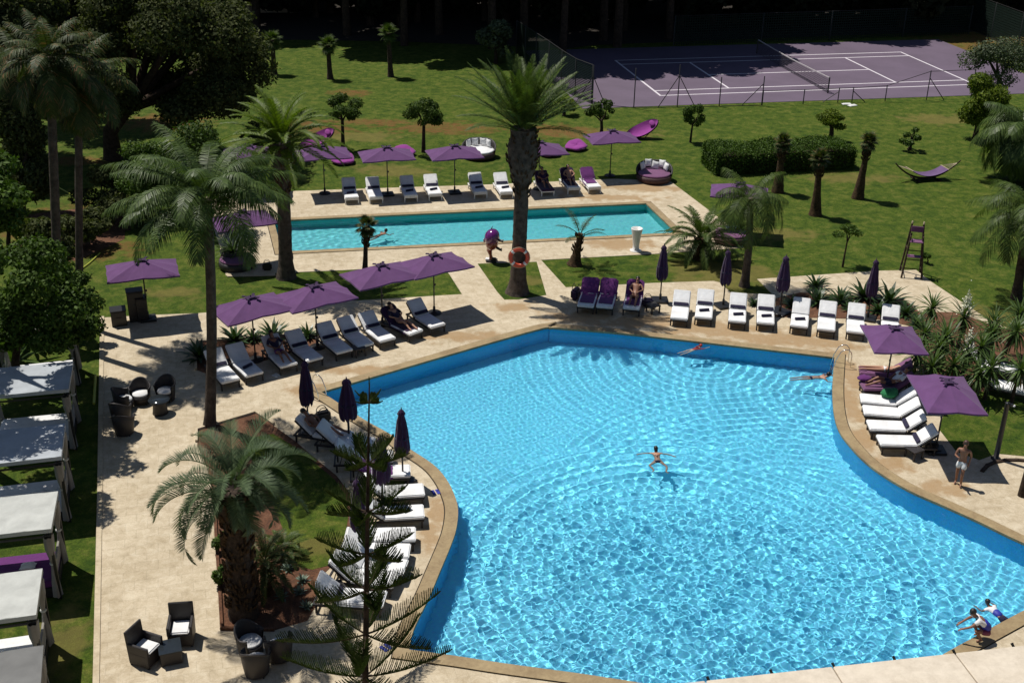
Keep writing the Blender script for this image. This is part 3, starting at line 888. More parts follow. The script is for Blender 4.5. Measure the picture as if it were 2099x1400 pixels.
def local(o3, a): return rotm('Z', a) @ Vector(o3)
# net
def netthing():
    L = 12.8
    mesh_mb = MB(); st = 0.16
    nx = int(L / st); 
    for i in range(nx + 1):
        y = -L / 2 + i * L / nx; h = 0.93 + 0.10 * abs(y / (L / 2)) ** 1.5
        mesh_mb.box((0, y, 0.05 + h / 2), (0.008, 0.022, h))
    for j in range(7):
        z = 0.08 + j * 0.13
        mesh_mb.tube([(0.004, -L / 2, z), (0.004, L / 2, z)], 0.011, 4)
    band = MB()
    ys = np.linspace(-L / 2, L / 2, 15)
    for a, b in zip(ys[:-1], ys[1:]):
        za = 0.98 + 0.10 * abs(a / (L / 2)) ** 1.5; zb = 0.98 + 0.10 * abs(b / (L / 2)) ** 1.5
        band.add([(-.02, a, za - .04), (-.02, b, zb - .04), (-.02, b, zb + .03), (-.02, a, za + .03), (.02, a, za - .04), (.02, b, zb - .04), (.02, b, zb + .03), (.02, a, za + .03)],
                 [(0, 1, 2, 3), (5, 4, 7, 6), (3, 2, 6, 7), (0, 4, 5, 1)])
    post = MB(); post.lathe([(0.05, 0), (0.05, 1.09), (0.02, 1.12)], 10)
    pm = post.mesh('post', M['fencem'])
    t = thing('tennis_net', 'sagging net with a white top band across the purple court', 'tennis net', ct(11.885, 5.485), CA, [('net_mesh', mesh_mb.mesh('net_mesh', M['net']), []), ('top_band', band.mesh('top_band', M['band']), [])])
    for y in (-6.45, 6.45):
        o = bpy.data.objects.new('post', pm); link(o, t); o.location = (0, y, 0)
netthing()

def fence(name, label, px, heights, rails=(1.0,), braces=(), screen=None, group=None, zs=None, r=0.035):
    """posts at ground pixels, heights in metres; each post its own part"""
    P = [G(x, y) for x, y in px]; o = P[0].copy()
    t = thing(name, label, 'fence', o)
    for i, (p, h) in enumerate(zip(P, heights)):
        mb = MB(); q = p - o; mb.lathe([(r, 0), (r, h), (0.0, h + 0.02)], 8, (q.x, q.y, 0))
        link(bpy.data.objects.new('post', mb.mesh('post', M['fencem'])), t)
    for (i, dxy) in braces:
        q = P[i] - o; mb = MB(); hh = heights[i] * 0.75
        mb.tube([(q.x, q.y, hh), (q.x + dxy[0], q.y + dxy[1], 0)], 0.028, 6); link(bpy.data.objects.new('brace', mb.mesh('brace', M['fencem'])), t)
    for f in rails:
        mb = MB(); mb.tube([(p.x - o.x, p.y - o.y, h * f - 0.03) for p, h in zip(P, heights)], 0.022, 6); link(bpy.data.objects.new('rail', mb.mesh('rail', M['fencem'])), t)
    if screen:
        mb = MB(); st = screen[1]
        for a, b, ha, hb in zip(P[:-1], P[1:], heights[:-1], heights[1:]):
            n = max(1, int((b - a).length / st)); d = (b - a).normalized(); nn = Vector((-d.y, d.x, 0))
            w = screen[2]
            for k in range(n):
                q = a.lerp(b, (k + .5) / n) - o; h = ha + (hb - ha) * (k + .5) / n
                mb.add([tuple(q - d * w + Vector((0, 0, 0.03))), tuple(q + d * w + Vector((0, 0, .03))), tuple(q + d * w + Vector((0, 0, h - .06))), tuple(q - d * w + Vector((0, 0, h - .06)))], [(0, 1, 2, 3)])
            for k in range(int(ha / st)):
                z = st * (k + 1)
                if z > min(ha, hb) - .1: break
                A = a - o; B = b - o
                mb.add([(A.x, A.y, z - w), (B.x, B.y, z - w), (B.x, B.y, z + w), (A.x, A.y, z + w)], [(0, 1, 2, 3)])
        link(bpy.data.objects.new('wire_mesh', mb.mesh('wire_mesh', screen[0])), t)
    return t
fence('court_fence', 'tall dark mesh fence along the left end of the tennis court', [(1212, 213), (1178, 199), (1150, 183), (1124, 166), (1098, 150), (1076, 137), (1058, 124)], [2.6, 2.6, 2.7, 2.8, 2.9, 3.0, 3.0], (1.0, 0.03), [(0, (0.9, -.3))], (M['screen'], 0.11, 0.026))
fence('court_fence', 'taller dark post fence along the near left side of the court', [(1214, 215), (1299, 221.5), (1388, 220.5), (1474, 218.5), (1561, 216.5)], [2.6, 2.6, 2.8, 1.95, 1.95], (0.02,), [(0, (-1.2, -.2)), (2, (-1.3, -.2)), (4, (-1.3, 0)), (2, (1.2, .2))])
fence('court_fence', 'low dark rail fence with braced gate posts along the near right side of the court', [(1562, 216.4), (1646, 214), (1717, 210.5), (1746, 209.5), (1814, 208), (1899, 205), (1990, 201)], [1.0, 1.0, 1.0, 1.0, 1.1, 2.0, 2.0], (0.99,), [(2, (-1.0, 0)), (3, (.9, 0)), (5, (1.2, 0))])
fence('court_fence', 'tall dark fence receding behind the trees at the top right corner', [(2150, 128), (2085, 103), (2030, 80), (1985, 62), (1950, 45)], [3.0, 3.0, 3.0, 3, 3], (1.0, 0.03), [], (M['screen'], 0.2, 0.05))
fence('court_fence', 'dark green screened fence along the far side of the tennis court', [(1380, 95), (1560, 88), (1700, 83), (1850, 77), (1985, 71)], [2.4] * 5, (1.0,), [], (M['screen'], 0.2, 0.03))
# ------------------------------------------------------------------ furniture prototypes (meshes shared by copies)
def once(fn):
    cache = {}
    def w(*a):
        if a not in cache: cache[a] = fn(*a)
        return cache[a]
    return w

BT = R(38)      # back tilt
HX, SL, BL = 1.22, 1.22, 0.78
@once
def lounger_parts(kind, cush, bar, tilt=38):
    """x from foot (0) to head; kind: 'dark' or 'white' frame"""
    bt = R(tilt)
    fm = M['wicker'] if kind == 'dark' else M['whitemet']
    fr = MB(); W = 0.72
    for y in (-W / 2 + .03, W / 2 - .03): fr.box((0.95, y, 0.255), (1.86, 0.05, 0.07), 0.008)
    for x in (0.03, 0.45, 0.85, 1.24, 1.85): fr.box((x, 0, 0.257), (0.05, W - .1, 0.05))
    parts = [('frame', fr.mesh('frame', fm), [])]
    for (x, y) in ((0.08, -1), (0.08, 1), (1.78, -1), (1.78, 1)):
        lg = MB(); lg.box((x, y * (W / 2 - .035), 0.11), (0.055, 0.055, 0.22), 0.006); parts.append(('leg', lg.mesh('leg', fm), []))
    bf = MB(); Rb = rotm('Y', -bt)
    def B(x, y, z): v = Rb @ Vector((x, 0, z)); return (HX + v.x, y, 0.29 + v.z)
    for y in (-W / 2 + .03, W / 2 - .03): bf.box(B(BL / 2, y, 0), (BL, 0.045, 0.05), 0.006, Rb)
    for k in range(5): bf.box(B(0.1 + k * BL / 5, 0, 0), (0.06, W - .1, 0.03), 0, Rb)
    bf.tube([B(BL * .6, -W / 2 + .08, -.02), (HX + BL * .6 * math.cos(bt) + .12, -W / 2 + .08, 0.24)], 0.015, 5)
    bf.tube([B(BL * .6, W / 2 - .08, -.02), (HX + BL * .6 * math.cos(bt) + .12, W / 2 - .08, 0.24)], 0.015, 5)
    parts.append(('back_frame', bf.mesh('back_frame', fm), []))
    cm = M[cush]
    se = MB(); se.box((SL / 2 - .01, 0, 0.345), (SL - .01, W - .03, 0.11), 0.028, None, 3)
    parts.append(('seat_cushion', se.mesh('seat_cushion', cm), []))
    bc = MB(); bc.box(B(BL / 2 + .045, 0, 0.075), (BL, W - .03, 0.10), 0.028, Rb, 3)
    parts.append(('back_cushion', bc.mesh('back_cushion', cm), []))
    if bar:
        b = MB(); b.box(B(0.14, 0, 0.15), (0.15, W - .11, 0.05), 0.02, Rb, 2)  # dark bar across the back cushion just above the hinge
        parts.append(('hinge_bar', b.mesh('hinge_bar', M['navy']), []))
    return parts

def lounger(foot, hinge, label, group, kind='dark', cush='white', bar=True, tilt=38, ang=None, name='sun_lounger', zf=0.4):
    a = heading(foot, hinge, zf) if ang is None else ang
    p = G(foot[0], foot[1], zf)
    return thing(name, label, 'sun lounger', (p.x, p.y, 0.0), a, lounger_parts(kind, cush, bar, tilt), group)

@once
def towel_mesh(mat, full, seed):
    rg = random.Random(seed); mb = MB()
    xs = [0.25, .5, .75, 1.0, 1.2] if full else [0.55, .8, 1.05, 1.2]
    pts = [(x, 0.407) for x in xs]
    for s in (0.15, 0.35, 0.55, 0.8): pts.append((HX + s * math.cos(BT) - .085, 0.42 + s * math.sin(BT) + .015))
    nx = len(pts); ny = 9; vs = []
    for i, (x, z) in enumerate(pts):
        for j in range(ny):
            y = -0.36 + 0.72 * j / (ny - 1)
            zz = z + rg.uniform(0, .018)
            if j in (0, ny - 1): zz -= 0.10; y *= 1.04
            vs.append((x + rg.uniform(-.012, .012), y + rg.uniform(-.01, .01), zz))
    fs = [(i * ny + j, (i + 1) * ny + j, (i + 1) * ny + j + 1, i * ny + j + 1) for i in range(nx - 1) for j in range(ny - 1)]
    top = len(vs); vs += [(x, y, z - .012) for x, y, z in vs]
    fs += [tuple(top + k for k in f[::-1]) for f in fs]
    mb.add(vs, fs, True)
    return mb.mesh('towel', M[mat])

def towel_on(foot, hinge, label, mat='towel', full=True, seed=0, group='towels spread over loungers', ang=None):
    a = heading(foot, hinge) if ang is None else ang; p = G(foot[0], foot[1], 0.4)
    return single('towel', label, 'towel', towel_mesh(mat, full, seed), (p.x, p.y, 0.006), a, group)

@once
def roll_mesh():
    mb = MB(); mb.tube([(0, -.21, 0), (0, -.2, 0), (0, .2, 0), (0, .21, 0)], [0.03, .06, .06, .03], 10)
    return mb.mesh('rolled_towel', M['navy'])
def roll_on(foot, hinge, label, d=0.55, rot=0.45, off=0.0):
    a = heading(foot, hinge); p = G(foot[0], foot[1], 0.4); q = p + Vector((math.cos(a) * d - math.sin(a) * off, math.sin(a) * d + math.cos(a) * off, 0))
    return single('rolled_towel', label, 'rolled towel', roll_mesh(), (q.x, q.y, 0.452), a + rot, 'dark rolled towels on loungers')

# ---- open umbrella
UA, UB = 1.36, 0.94
def canopy_mesh(a, b, mat, h0=2.16, h1=2.56):
    P8 = [(a, 0), (a, b), (0, b), (-a, b), (-a, 0), (-a, -b), (0, -b), (a, -b)]
    vs = []; fs = []; n = 6
    def top(x, y, s):
        return h0 + (h1 - h0) * (1 - s) ** 1.12
    for k in range(8):
        A = Vector(P8[k]); B = Vector(P8[(k + 1) % 8]); base = len(vs)
        corner_a = (k % 2 == 1); za = h0 - (0.05 if k % 2 else 0.0); zb = h0 - (0.05 if (k + 1) % 2 else 0.0)
        for i in range(n + 1):
            s = i / n
            for j in range(5):
                t = j / 4; e = A.lerp(B, t); 
                sag = math.sin(PI * t) * s
                x, y = e.x * s * (1 - 0.018 * sag), e.y * s * (1 - 0.018 * sag)
                z = h1 + ((za + (zb - za) * t) - h1) * s ** 1.05 - 0.035 * sag
                vs.append((x, y, z))
        for i in range(n):
            for j in range(4):
                fs.append((base + i * 5 + j, base + (i + 1) * 5 + j, base + (i + 1) * 5 + j + 1, base + i * 5 + j + 1))
        base = len(vs)   # valance
        for j in range(5):
            t = j / 4; e = A.lerp(B, t); sag = math.sin(PI * t)
            z = (za + (zb - za) * t) - 0.035 * sag; x, y = e.x * (1 - 0.018 * sag), e.y * (1 - 0.018 * sag)
            vs.append((x * 1.002, y * 1.002, z + .002)); vs.append((x * 1.004, y * 1.004, z - 0.055))
        for j in range(4): fs.append((base + 2 * j, base + 2 * j + 1, base + 2 * j + 3, base + 2 * j + 2))
    return mk_mesh('canopy', vs, fs, mat)

@once
def umb_parts(mat, base):
    cm = canopy_mesh(UA, UB, M[mat])
    cap = MB(); cap.lathe([(0.0, 2.66), (0.02, 2.64), (0.022, 2.60), (0.0, 2.58)], 8)
    for k in range(4):
        w = PI / 4 + k * PI / 2 + .0; x, y = 0.24 * UA / 1.2 * math.cos(w), 0.24 * UB / .9 * math.sin(w)
        cap.box((x, y, 2.575), (0.13, 0.10, 0.035), 0.01, rotm('Z', w))
    cap.prism([(0.19, -.12), (.19, .12), (-.19, .12), (-.19, -.12)], 2.560, 2.585)
    pole = MB(); pole.lathe([(0.028, 0.05), (0.028, 2.52)], 10)
    pole.box((0.05, 0, 1.25), (0.07, 0.05, 0.09), 0.01)
    if base == 'disc':
        bs = MB(); bs.lathe([(0.0, 0.0), (0.30, 0.0), (0.31, 0.03), (0.26, 0.065), (0.06, 0.08), (0.05, 0.30), (0.0, 0.30)], 20)
    else:
        bs = MB(); bs.box((0, 0, 0.05), (0.62, 0.62, 0.10), 0.015); bs.box((0.0, 0, .115), (0.3, 0.3, .03), .01); bs.lathe([(0.05, 0.12), (0.05, .34), (0, .35)], 10)
    ps = [('base', bs.mesh('base', M['black']), []), ('pole', pole.mesh('pole', M['black']), []), ('canopy', cm, [('vent_cap', cap.mesh('vent_cap', M['purple2']), [])])]
    for (x, y) in [(UA, 0), (UA, UB), (0, UB), (-UA, UB), (-UA, 0), (-UA, -UB), (0, -UB), (UA, -UB)]:
        rb = MB(); e = 0.05 if (x and y) else 0
        rb.tube([(0, 0, 2.50), (x * .97, y * .97, 2.13 - e)], 0.011, 5)
        rb.tube([(0, 0, 2.02), (x * .5, y * .5, 2.305 - e / 2)], 0.009, 5)
        ps.append(('rib', rb.mesh('rib', M['black']), []))
    return ps

def umbrella(base, top, label, group, ang=0, mat='purple', bs='disc', sc=None, scale=None):
    p = G(*base)
    return thing('umbrella', label, 'umbrella', (p.x, p.y, 0), R(ang), umb_parts(mat, bs), group, sc3=scale)

@once
def closed_parts(v, mat):
    rg = random.Random(v)
    pole = MB(); pole.lathe([(0.028, 0.05), (0.028, 2.40)], 10)
    bs = MB(); bs.box((0, 0, 0.045), (0.66, 0.66, 0.09), 0.015); bs.lathe([(0.05, 0.09), (0.05, .32), (0, .33)], 10)
    n = 32; prof = [(0.0, 2.60), (0.012, 2.58), (0.02, 2.50), (0.07, 2.47), (0.115, 2.37), (0.10, 2.33), (0.085, 2.30), (0.125, 2.1), (0.165, 1.8), (0.20, 1.5), (0.215, 1.25), (0.20, 1.08), (0.15, 1.0)]
    vs = []; fs = []
    for i, (r, z) in enumerate(prof):
        for k in range(n):
            w = 2 * PI * k / n + i * 0.06
            fl = 1 + (0.22 * math.cos(8 * w + v) + rg.uniform(-.05, .05)) * min(1, i / 6)
            zz = z + (0.09 * math.cos(8 * w + v + 1) if i >= len(prof) - 2 else 0)
            vs.append((r * fl * math.cos(w), r * fl * math.sin(w), zz))
    for i in range(len(prof) - 1):
        for k in range(n): fs.append((i * n + k, (i + 1) * n + k, (i + 1) * n + (k + 1) % n, i * n + (k + 1) % n))
    can = mk_mesh('folded_canopy', vs, fs, M[mat], True)
    tie = MB(); tie.lathe([(0.205, 1.58), (0.21, 1.55), (0.205, 1.52)], 20)
    return [('base', bs.mesh('base', M['black']), []), ('pole', pole.mesh('pole', M['black']), []), ('folded_canopy', can, [('tie', tie.mesh('tie', M['navy']), [])])]
def closed(base, label, v=0, mat='purple2', rz=0.0, s=1.0, w=1.0):
    p = G(*base)
    return thing('folded_umbrella', label, 'umbrella', (p.x, p.y, 0), rz, closed_parts(v, mat), 'folded purple umbrellas', sc3=(w, w, s))

# ---- chairs and tables
@once
def tubchair_parts():
    sh = MB(); n = 18
    vs = []; 
    for i in range(n + 1):
        a = R(-30) + R(240) * i / n      # open towards -y
        hb = 0.60 + 0.22 * max(0, math.sin(a)) ** 1.5
        for (r, z) in ((0.30, 0.04), (0.34, 0.35), (0.37, hb), (0.34, hb + .02), (0.31, hb - .03), (0.30, 0.36)):
            vs.append((r * math.cos(a), r * math.sin(a), z))
    m_ = 6; fs = [(i * m_ + k, (i + 1) * m_ + k, (i + 1) * m_ + k + 1, i * m_ + k + 1) for i in range(n) for k in range(m_ - 1)]
    sh.add(vs, fs, True)
    rim = MB(); rim.tube([(0.355 * math.cos(R(-30) + R(240) * i / n), 0.355 * math.sin(R(-30) + R(240) * i / n), 0.61 + 0.22 * max(0, math.sin(R(-30) + R(240) * i / n)) ** 1.5) for i in range(n + 1)], 0.032, 8)
    seat = MB(); seat.lathe([(0.0, 0.10), (0.30, 0.10), (0.32, 0.34), (0.0, 0.34)], 20)
    cu = MB(); cu.lathe([(0.0, 0.34), (0.27, 0.34), (0.295, 0.38), (0.27, 0.42), (0.0, 0.435)], 20)
    ps = [('shell', sh.mesh('shell', M['wicker']), [('rim', rim.mesh('rim', M['wicker']), [])]), ('seat', seat.mesh('seat', M['wicker']), []), ('cushion', cu.mesh('cushion', M['white']), [])]
    for (x, y) in ((.2, .2), (-.2, .2), (.2, -.2), (-.2, -.2)):
        l = MB(); l.lathe([(.022, 0), (.025, .12)], 8, (x, y, 0)); ps.append(('leg', l.mesh('leg', M['black']), []))
    return ps
@once
def squarechair_parts():
    b = MB(); W = 0.62
    b.box((0, 0, 0.21), (W, 0.58, 0.34), 0.012)
    bk = MB(); bk.box((0, 0.30, 0.50), (W, 0.07, 0.92), 0.02, rotm('X', -0.07))
    ps = [('seat_box', b.mesh('seat_box', M['wicker']), []), ('backrest', bk.mesh('backrest', M['wicker']), [])]
    for s in (-1, 1):
        a = MB(); a.box((s * (W / 2 - .03), 0, 0.50), (0.075, 0.6, 0.26), 0.015); ps.append(('armrest', a.mesh('armrest', M['wicker']), []))
    c = MB(); c.box((0, -.02, 0.42), (W - .17, 0.52, 0.09), 0.03, None, 3); ps.append(('cushion', c.mesh('cushion', M['white']), []))
    for (x, y) in ((-.27, -.26), (.27, -.26), (-.27, .26), (.27, .26)):
        l = MB(); l.box((x, y, .025), (.05, .05, .05)); ps.append(('foot', l.mesh('foot', M['black']), []))
    return ps
@once
def cubetable_parts():
    b = MB(); b.box((0, 0, .20), (0.52, 0.52, 0.36), 0.015); 
    t = MB(); t.box((0, 0, .395), (0.56, 0.56, 0.022), 0.005)
    return [('table_base', b.mesh('table_base', M['wicker']), []), ('table_top', t.mesh('table_top', M['glass']), [])]
@once
def roundtable_parts():
    b = MB(); b.lathe([(0, 0), (.27, 0), (.25, .1), (.22, .35), (.30, .5), (.0, .5)], 20)
    t = MB(); t.lathe([(0, .505), (.36, .505), (.365, .515), (.36, .525), (0, .525)], 24)
    return [('table_base', b.mesh('table_base', M['wicker']), []), ('table_top', t.mesh('table_top', M['glass']), [])]
@once
def lowtable_parts():
    b = MB(); t = MB(); t.box((0, 0, .33), (0.46, 0.46, 0.05), 0.01)
    ps = [('table_top', t.mesh('table_top', M['wicker']), [])]
    for (x, y) in ((-.19, -.19), (.19, -.19), (-.19, .19), (.19, .19)):
        l = MB(); l.box((x, y, .153), (.05, .05, .305)); ps.append(('leg', l.mesh('leg', M['wicker']), []))
    return ps

# ---- round daybed
def daybed(base, label, rz, back=True, pill=5, cushion='plum', canopy=False, r=0.95, name='round_daybed', body='brownwick', s=1.0):
    p = G(*base); ps = []
    b = MB(); b.lathe([(0, 0.03), (r * .93, .03), (r, .12), (r, .34), (r * .96, .36), (0, .36)], 36); ps.append(('base', b.mesh('base', M[body]), []))
    c = MB(); c.lathe([(0, .36), (r * .9, .36), (r * .94, .40), (r * .92, .45), (r * .85, .475), (0, .49)], 32); ps.append(('mattress', c.mesh('mattress', M[cushion]), []))
    if back:
        n = 20; vs = []
        for i in range(n + 1):
            a = R(-15) + R(210) * i / n; h = 0.36 + 0.50 * math.sin(min(1, 2.4 * min(i, n - i) / n + .12) * PI / 2)
            for (rr, z) in ((r * 1.0, .2), (r * 1.06, h), (r * 1.02, h + .03), (r * .97, h), (r * .94, .36)): vs.append((rr * math.cos(a), rr * math.sin(a), z))
        m_ = 5; k_ = MB(); k_.add(vs, [(i * m_ + k, (i + 1) * m_ + k, (i + 1) * m_ + k + 1, i * m_ + k + 1) for i in range(n) for k in range(m_ - 1)], True)
        ps.append(('backrest', k_.mesh('backrest', M['wicker']), []))
    o = thing(name, label, 'daybed', (p.x, p.y, 0), rz, ps, 'round wicker daybeds', scale=s)
    return o, p
def pillow_mesh(mat, sz=0.42):
    mb = MB(); n = 7; vs = []; 
    for sgn in (1, -1):
        for i in range(n):
            for j in range(n):
                u = 2 * i / (n - 1) - 1; v = 2 * j / (n - 1) - 1
                th = 0.085 * ((1 - u ** 4) * (1 - v ** 4)) ** 0.5
                k = 1 - 0.10 * (1 - abs(u * v)) * (max(abs(u), abs(v)) ** 4)
                vs.append((u * sz / 2 * k, sgn * th, v * sz / 2 * k))
    fs = [(i * n + j, i * n + j + 1, (i + 1) * n + j + 1, (i + 1) * n + j) for i in range(n - 1) for j in range(n - 1)]
    fs += [tuple(n * n + q for q in f[::-1]) for f in fs]
    mb.add(vs, fs, True); return mb.mesh('pillow', M[mat])
PILLOW = pillow_mesh('white')

# ---- leaf shaped pod lounger (shell on a curved keel) and bean bag
@once
def pod_parts():
    n = 22; m_ = 8; vs = []; cv = []
    def rim(u):   # u along length -1..1
        w = 0.46 * max(0.0, 1 - abs(u) ** 2.4) ** 0.6 * (1.0 if u > 0 else 1 - 0.45 * u * u)
        return w
    for i in range(n + 1):
        u = -1 + 2 * i / n; w = rim(u) + 0.015; x = 1.0 * u; zb = 0.34 + 0.30 * u + 0.14 * u * u
        for j in range(m_ + 1):
            v = -1 + 2 * j / m_
            vs.append((x, v * w, zb + 0.20 * (v * v - 1) * min(1, w * 3)))
            cv.append((x * .93, v * w * .93, zb + 0.04 + 0.16 * (v * v - 1) * min(1, w * 3)))
    fs = [(i * (m_ + 1) + j, (i + 1) * (m_ + 1) + j, (i + 1) * (m_ + 1) + j + 1, i * (m_ + 1) + j + 1) for i in range(n) for j in range(m_)]
    sh = MB(); sh.add(vs, fs, True); sh.add([(x, y, z - .03) for x, y, z in vs], [f[::-1] for f in fs], True)
    tail = [(-1.0, 0, .18), (-1.2, 0, .16), (-1.38, 0, .2), (-1.5, 0, .28)]; sh.tube(tail, [.06, .045, .03, .012], 8)
    cu = MB(); cu.add(cv, fs, True)
    st = MB(); st.tube([(-.7, 0, .12), (-.4, .28, .02), (0.1, .34, .02), (.5, .2, .25)], .025, 6); st.tube([(-.7, 0, .12), (-.4, -.28, .02), (0.1, -.34, .02), (.5, -.2, .25)], .025, 6)
    pl = MB(); pl.ell((.62, 0, .66), (.15, .24, .09), rot=rotm('Y', -.4))
    return [('shell', sh.mesh('shell', M['wicker']), []), ('cushion', cu.mesh('cushion', M['magenta']), [('head_pillow', pl.mesh('head_pillow', M['magenta']), [])]), ('stand', st.mesh('stand', M['black']), [])]
@once
def beanbag_parts(v):
    rg = random.Random(v); n = 24; m_ = 12; vs = []
    for i in range(m_ + 1):
        ph = PI * i / m_
        for k in range(n):
            w = 2 * PI * k / n; x, y, z = math.sin(ph) * math.cos(w), math.sin(ph) * math.sin(w), math.cos(ph)
            back = max(0, y) * max(0, z)
            r = 1 + rg.uniform(-.05, .05) + 0.06 * math.sin(5 * w + v)
            dent = 0.18 * math.exp(-((x) ** 2 + (y + .25) ** 2) * 3) * max(0, z)
            vs.append((0.52 * x * r, 0.58 * y * r + .1 * back, max(0.0, 0.24 + 0.26 * z * r + 0.42 * back - dent)))
    fs = [(i * n + k, (i + 1) * n + k, (i + 1) * n + (k + 1) % n, i * n + (k + 1) % n) for i in range(m_) for k in range(n)]
    mb = MB(); mb.add(vs, fs, True)
    seam = MB(); seam.tube([(0.5 * math.cos(a), .56 * math.sin(a), .24) for a in np.linspace(PI, 2 * PI, 14)], 0.012, 5)
    tag = MB(); tag.box((0.2, -.5, .3), (.09, .02, .05))
    return [('bag', mb.mesh('bag', M['magenta']), [('seam', seam.mesh('seam', M['plum']), [])])]

# ---- hammock on an arc stand
def hammock():
    a = G(1836, 352); b = G(1966, 338); c = (a + b) / 2; c = G(1897, 368)
    L = 1.95; mb = MB()
    arc = lambda s: (s * L, 0, 0.10 + 0.92 * abs(s) ** 2.1)
    mb.tube([arc(s) for s in np.linspace(-1, 1, 25)], [0.035 + 0.035 * (1 - abs(s)) for s in np.linspace(-1, 1, 25)], 8)
    feet = []
    for x in (-.62, .62): fo = MB(); fo.box((x, 0, .05), (.09, 1.0, .07), .01); feet.append(('foot', fo.mesh('foot', M['bark']), []))
    vs = []; n = 14; m_ = 6
    for i in range(n + 1):
        u = -1 + 2 * i / n
        for j in range(m_ + 1):
            v = -1 + 2 * j / m_; vs.append((u * 1.05, v * .40 * (1 - .04 * (1 - u * u)), 0.33 + .32 * u * u - .10 * (1 - v * v) * (1 - u * u)))
    fs = [(i * (m_ + 1) + j, (i + 1) * (m_ + 1) + j, (i + 1) * (m_ + 1) + j + 1, i * (m_ + 1) + j + 1) for i in range(n) for j in range(m_)]
    cl = MB(); cl.add(vs, fs, True); cl.add([(x, y, z - .012) for x, y, z in vs], [f[::-1] for f in fs], True)
    ps = [('arc_stand', mb.mesh('arc_stand', M['bark']), []), ('bed_cloth', cl.mesh('bed_cloth', mat_fabric('hammock_cloth', (.13, .075, .17), .4)), [])] + feet
    for s in (-1, 1):
        br = MB(); br.tube([(s * 1.06, -.44, .66), (s * 1.06, .44, .66)], .02, 6); ps.append(('spreader_bar', br.mesh('spreader_bar', M['kerb']), []))
        rp = MB()
        for v in np.linspace(-.4, .4, 9): rp.tube([(s * 1.06, v, .66), (s * 1.78, 0, .88)], .009, 4)
        ps.append(('rope', rp.mesh('rope', M['kerb']), []))
    thing('hammock', 'purple hammock slung on a dark curved wooden stand on the lawn', 'hammock', (c.x, c.y, -.02), R(12), ps)

# ---- lifeguard chair
def lifeguard():
    p = G(1866, 562); ps = []
    h = 2.45; w = 0.33
    top = [(-w * .8, .22, h), (w * .8, .22, h), (-w * .8, -.12, h - .35), (w * .8, -.12, h - .35)]
    bot = [(-.46, .36, 0), (.46, .36, 0), (-.46, -.62, 0), (.46, -.62, 0)]
    for a, b in zip(bot, top):
        m = MB(); m.tube([a, b], .045, 6)
        if b[1] > 0: pass
        ps.append(('leg', m.mesh('leg', M['bark']), []))
    def lerp(a, b, t): return tuple(a[i] + (b[i] - a[i]) * t for i in range(3))
    for t in (0.22, .42, .62):
        m = MB(); m.tube([lerp(bot[2], top[2], t), lerp(bot[3], top[3], t)], .024, 6); ps.append(('rung', m.mesh('rung', M['bark']), []))
    for s in (0, 1):
        m = MB(); m.tube([lerp(bot[s], top[s], .12), lerp(bot[s + 2], top[s + 2], .14)], .02, 6); m.tube([lerp(bot[s], top[s], .55), lerp(bot[s + 2], top[s + 2], .6)], .02, 6); ps.append(('side_brace', m.mesh('side_brace', M['bark']), []))
    m = MB(); m.box((0, -.12, 1.72), (.60, .46, .05), .01); ps.append(('seat', m.mesh('seat', M['plum']), []))
    m = MB(); m.box((0, .13, 2.22), (.56, .04, .28), .01); ps.append(('backrest', m.mesh('backrest', M['plum']), []))
    m = MB(); m.box((0, -.3, 1.02), (.62, .34, .04), .01); ps.append(('foot_shelf', m.mesh('foot_shelf', M['plum']), []))
    for s in (-1, 1):
        m = MB(); m.box((s * .29, -.1, 1.98), (.05, .46, .04), .01); ps.append(('armrest', m.mesh('armrest', M['bark']), []))
        m = MB(); m.lathe([(.04, 0), (.04, .12), (0, .14)], 8, (s * w * .8, .22, h)); ps.append(('post_cap', m.mesh('post_cap', M['kerb']), []))
    thing('lifeguard_chair', 'tall brown and plum wooden lifeguard chair on the paving point', 'lifeguard chair', (p.x, p.y, 0), R(-12), ps, scale=.94)

# ---- pool ladder
def ladder(p, ang, label):
    ps = []
    for s in (-.26, .26):
        m = MB(); pts = [(.55, s, .02), (.55, s, .55), (.50, s, .72), (.38, s, .84), (.22, s, .86), (.05, s, .74), (-.12, s, .35), (-.18, s, -.1), (-.18, s, -.9)]
        m.tube(pts, .022, 8); ps.append(('handrail', m.mesh('handrail', M['chrome']), []))
    for z in (-.3, -.58, -.86):
        m = MB(); m.box((-.18, 0, z), (.09, .5, .03)); ps.append(('step', m.mesh('step', M['chrome']), []))
    thing('pool_ladder', label, 'pool ladder', (p.x, p.y, 0.0), ang, ps, 'chrome pool ladders', scale=.85)

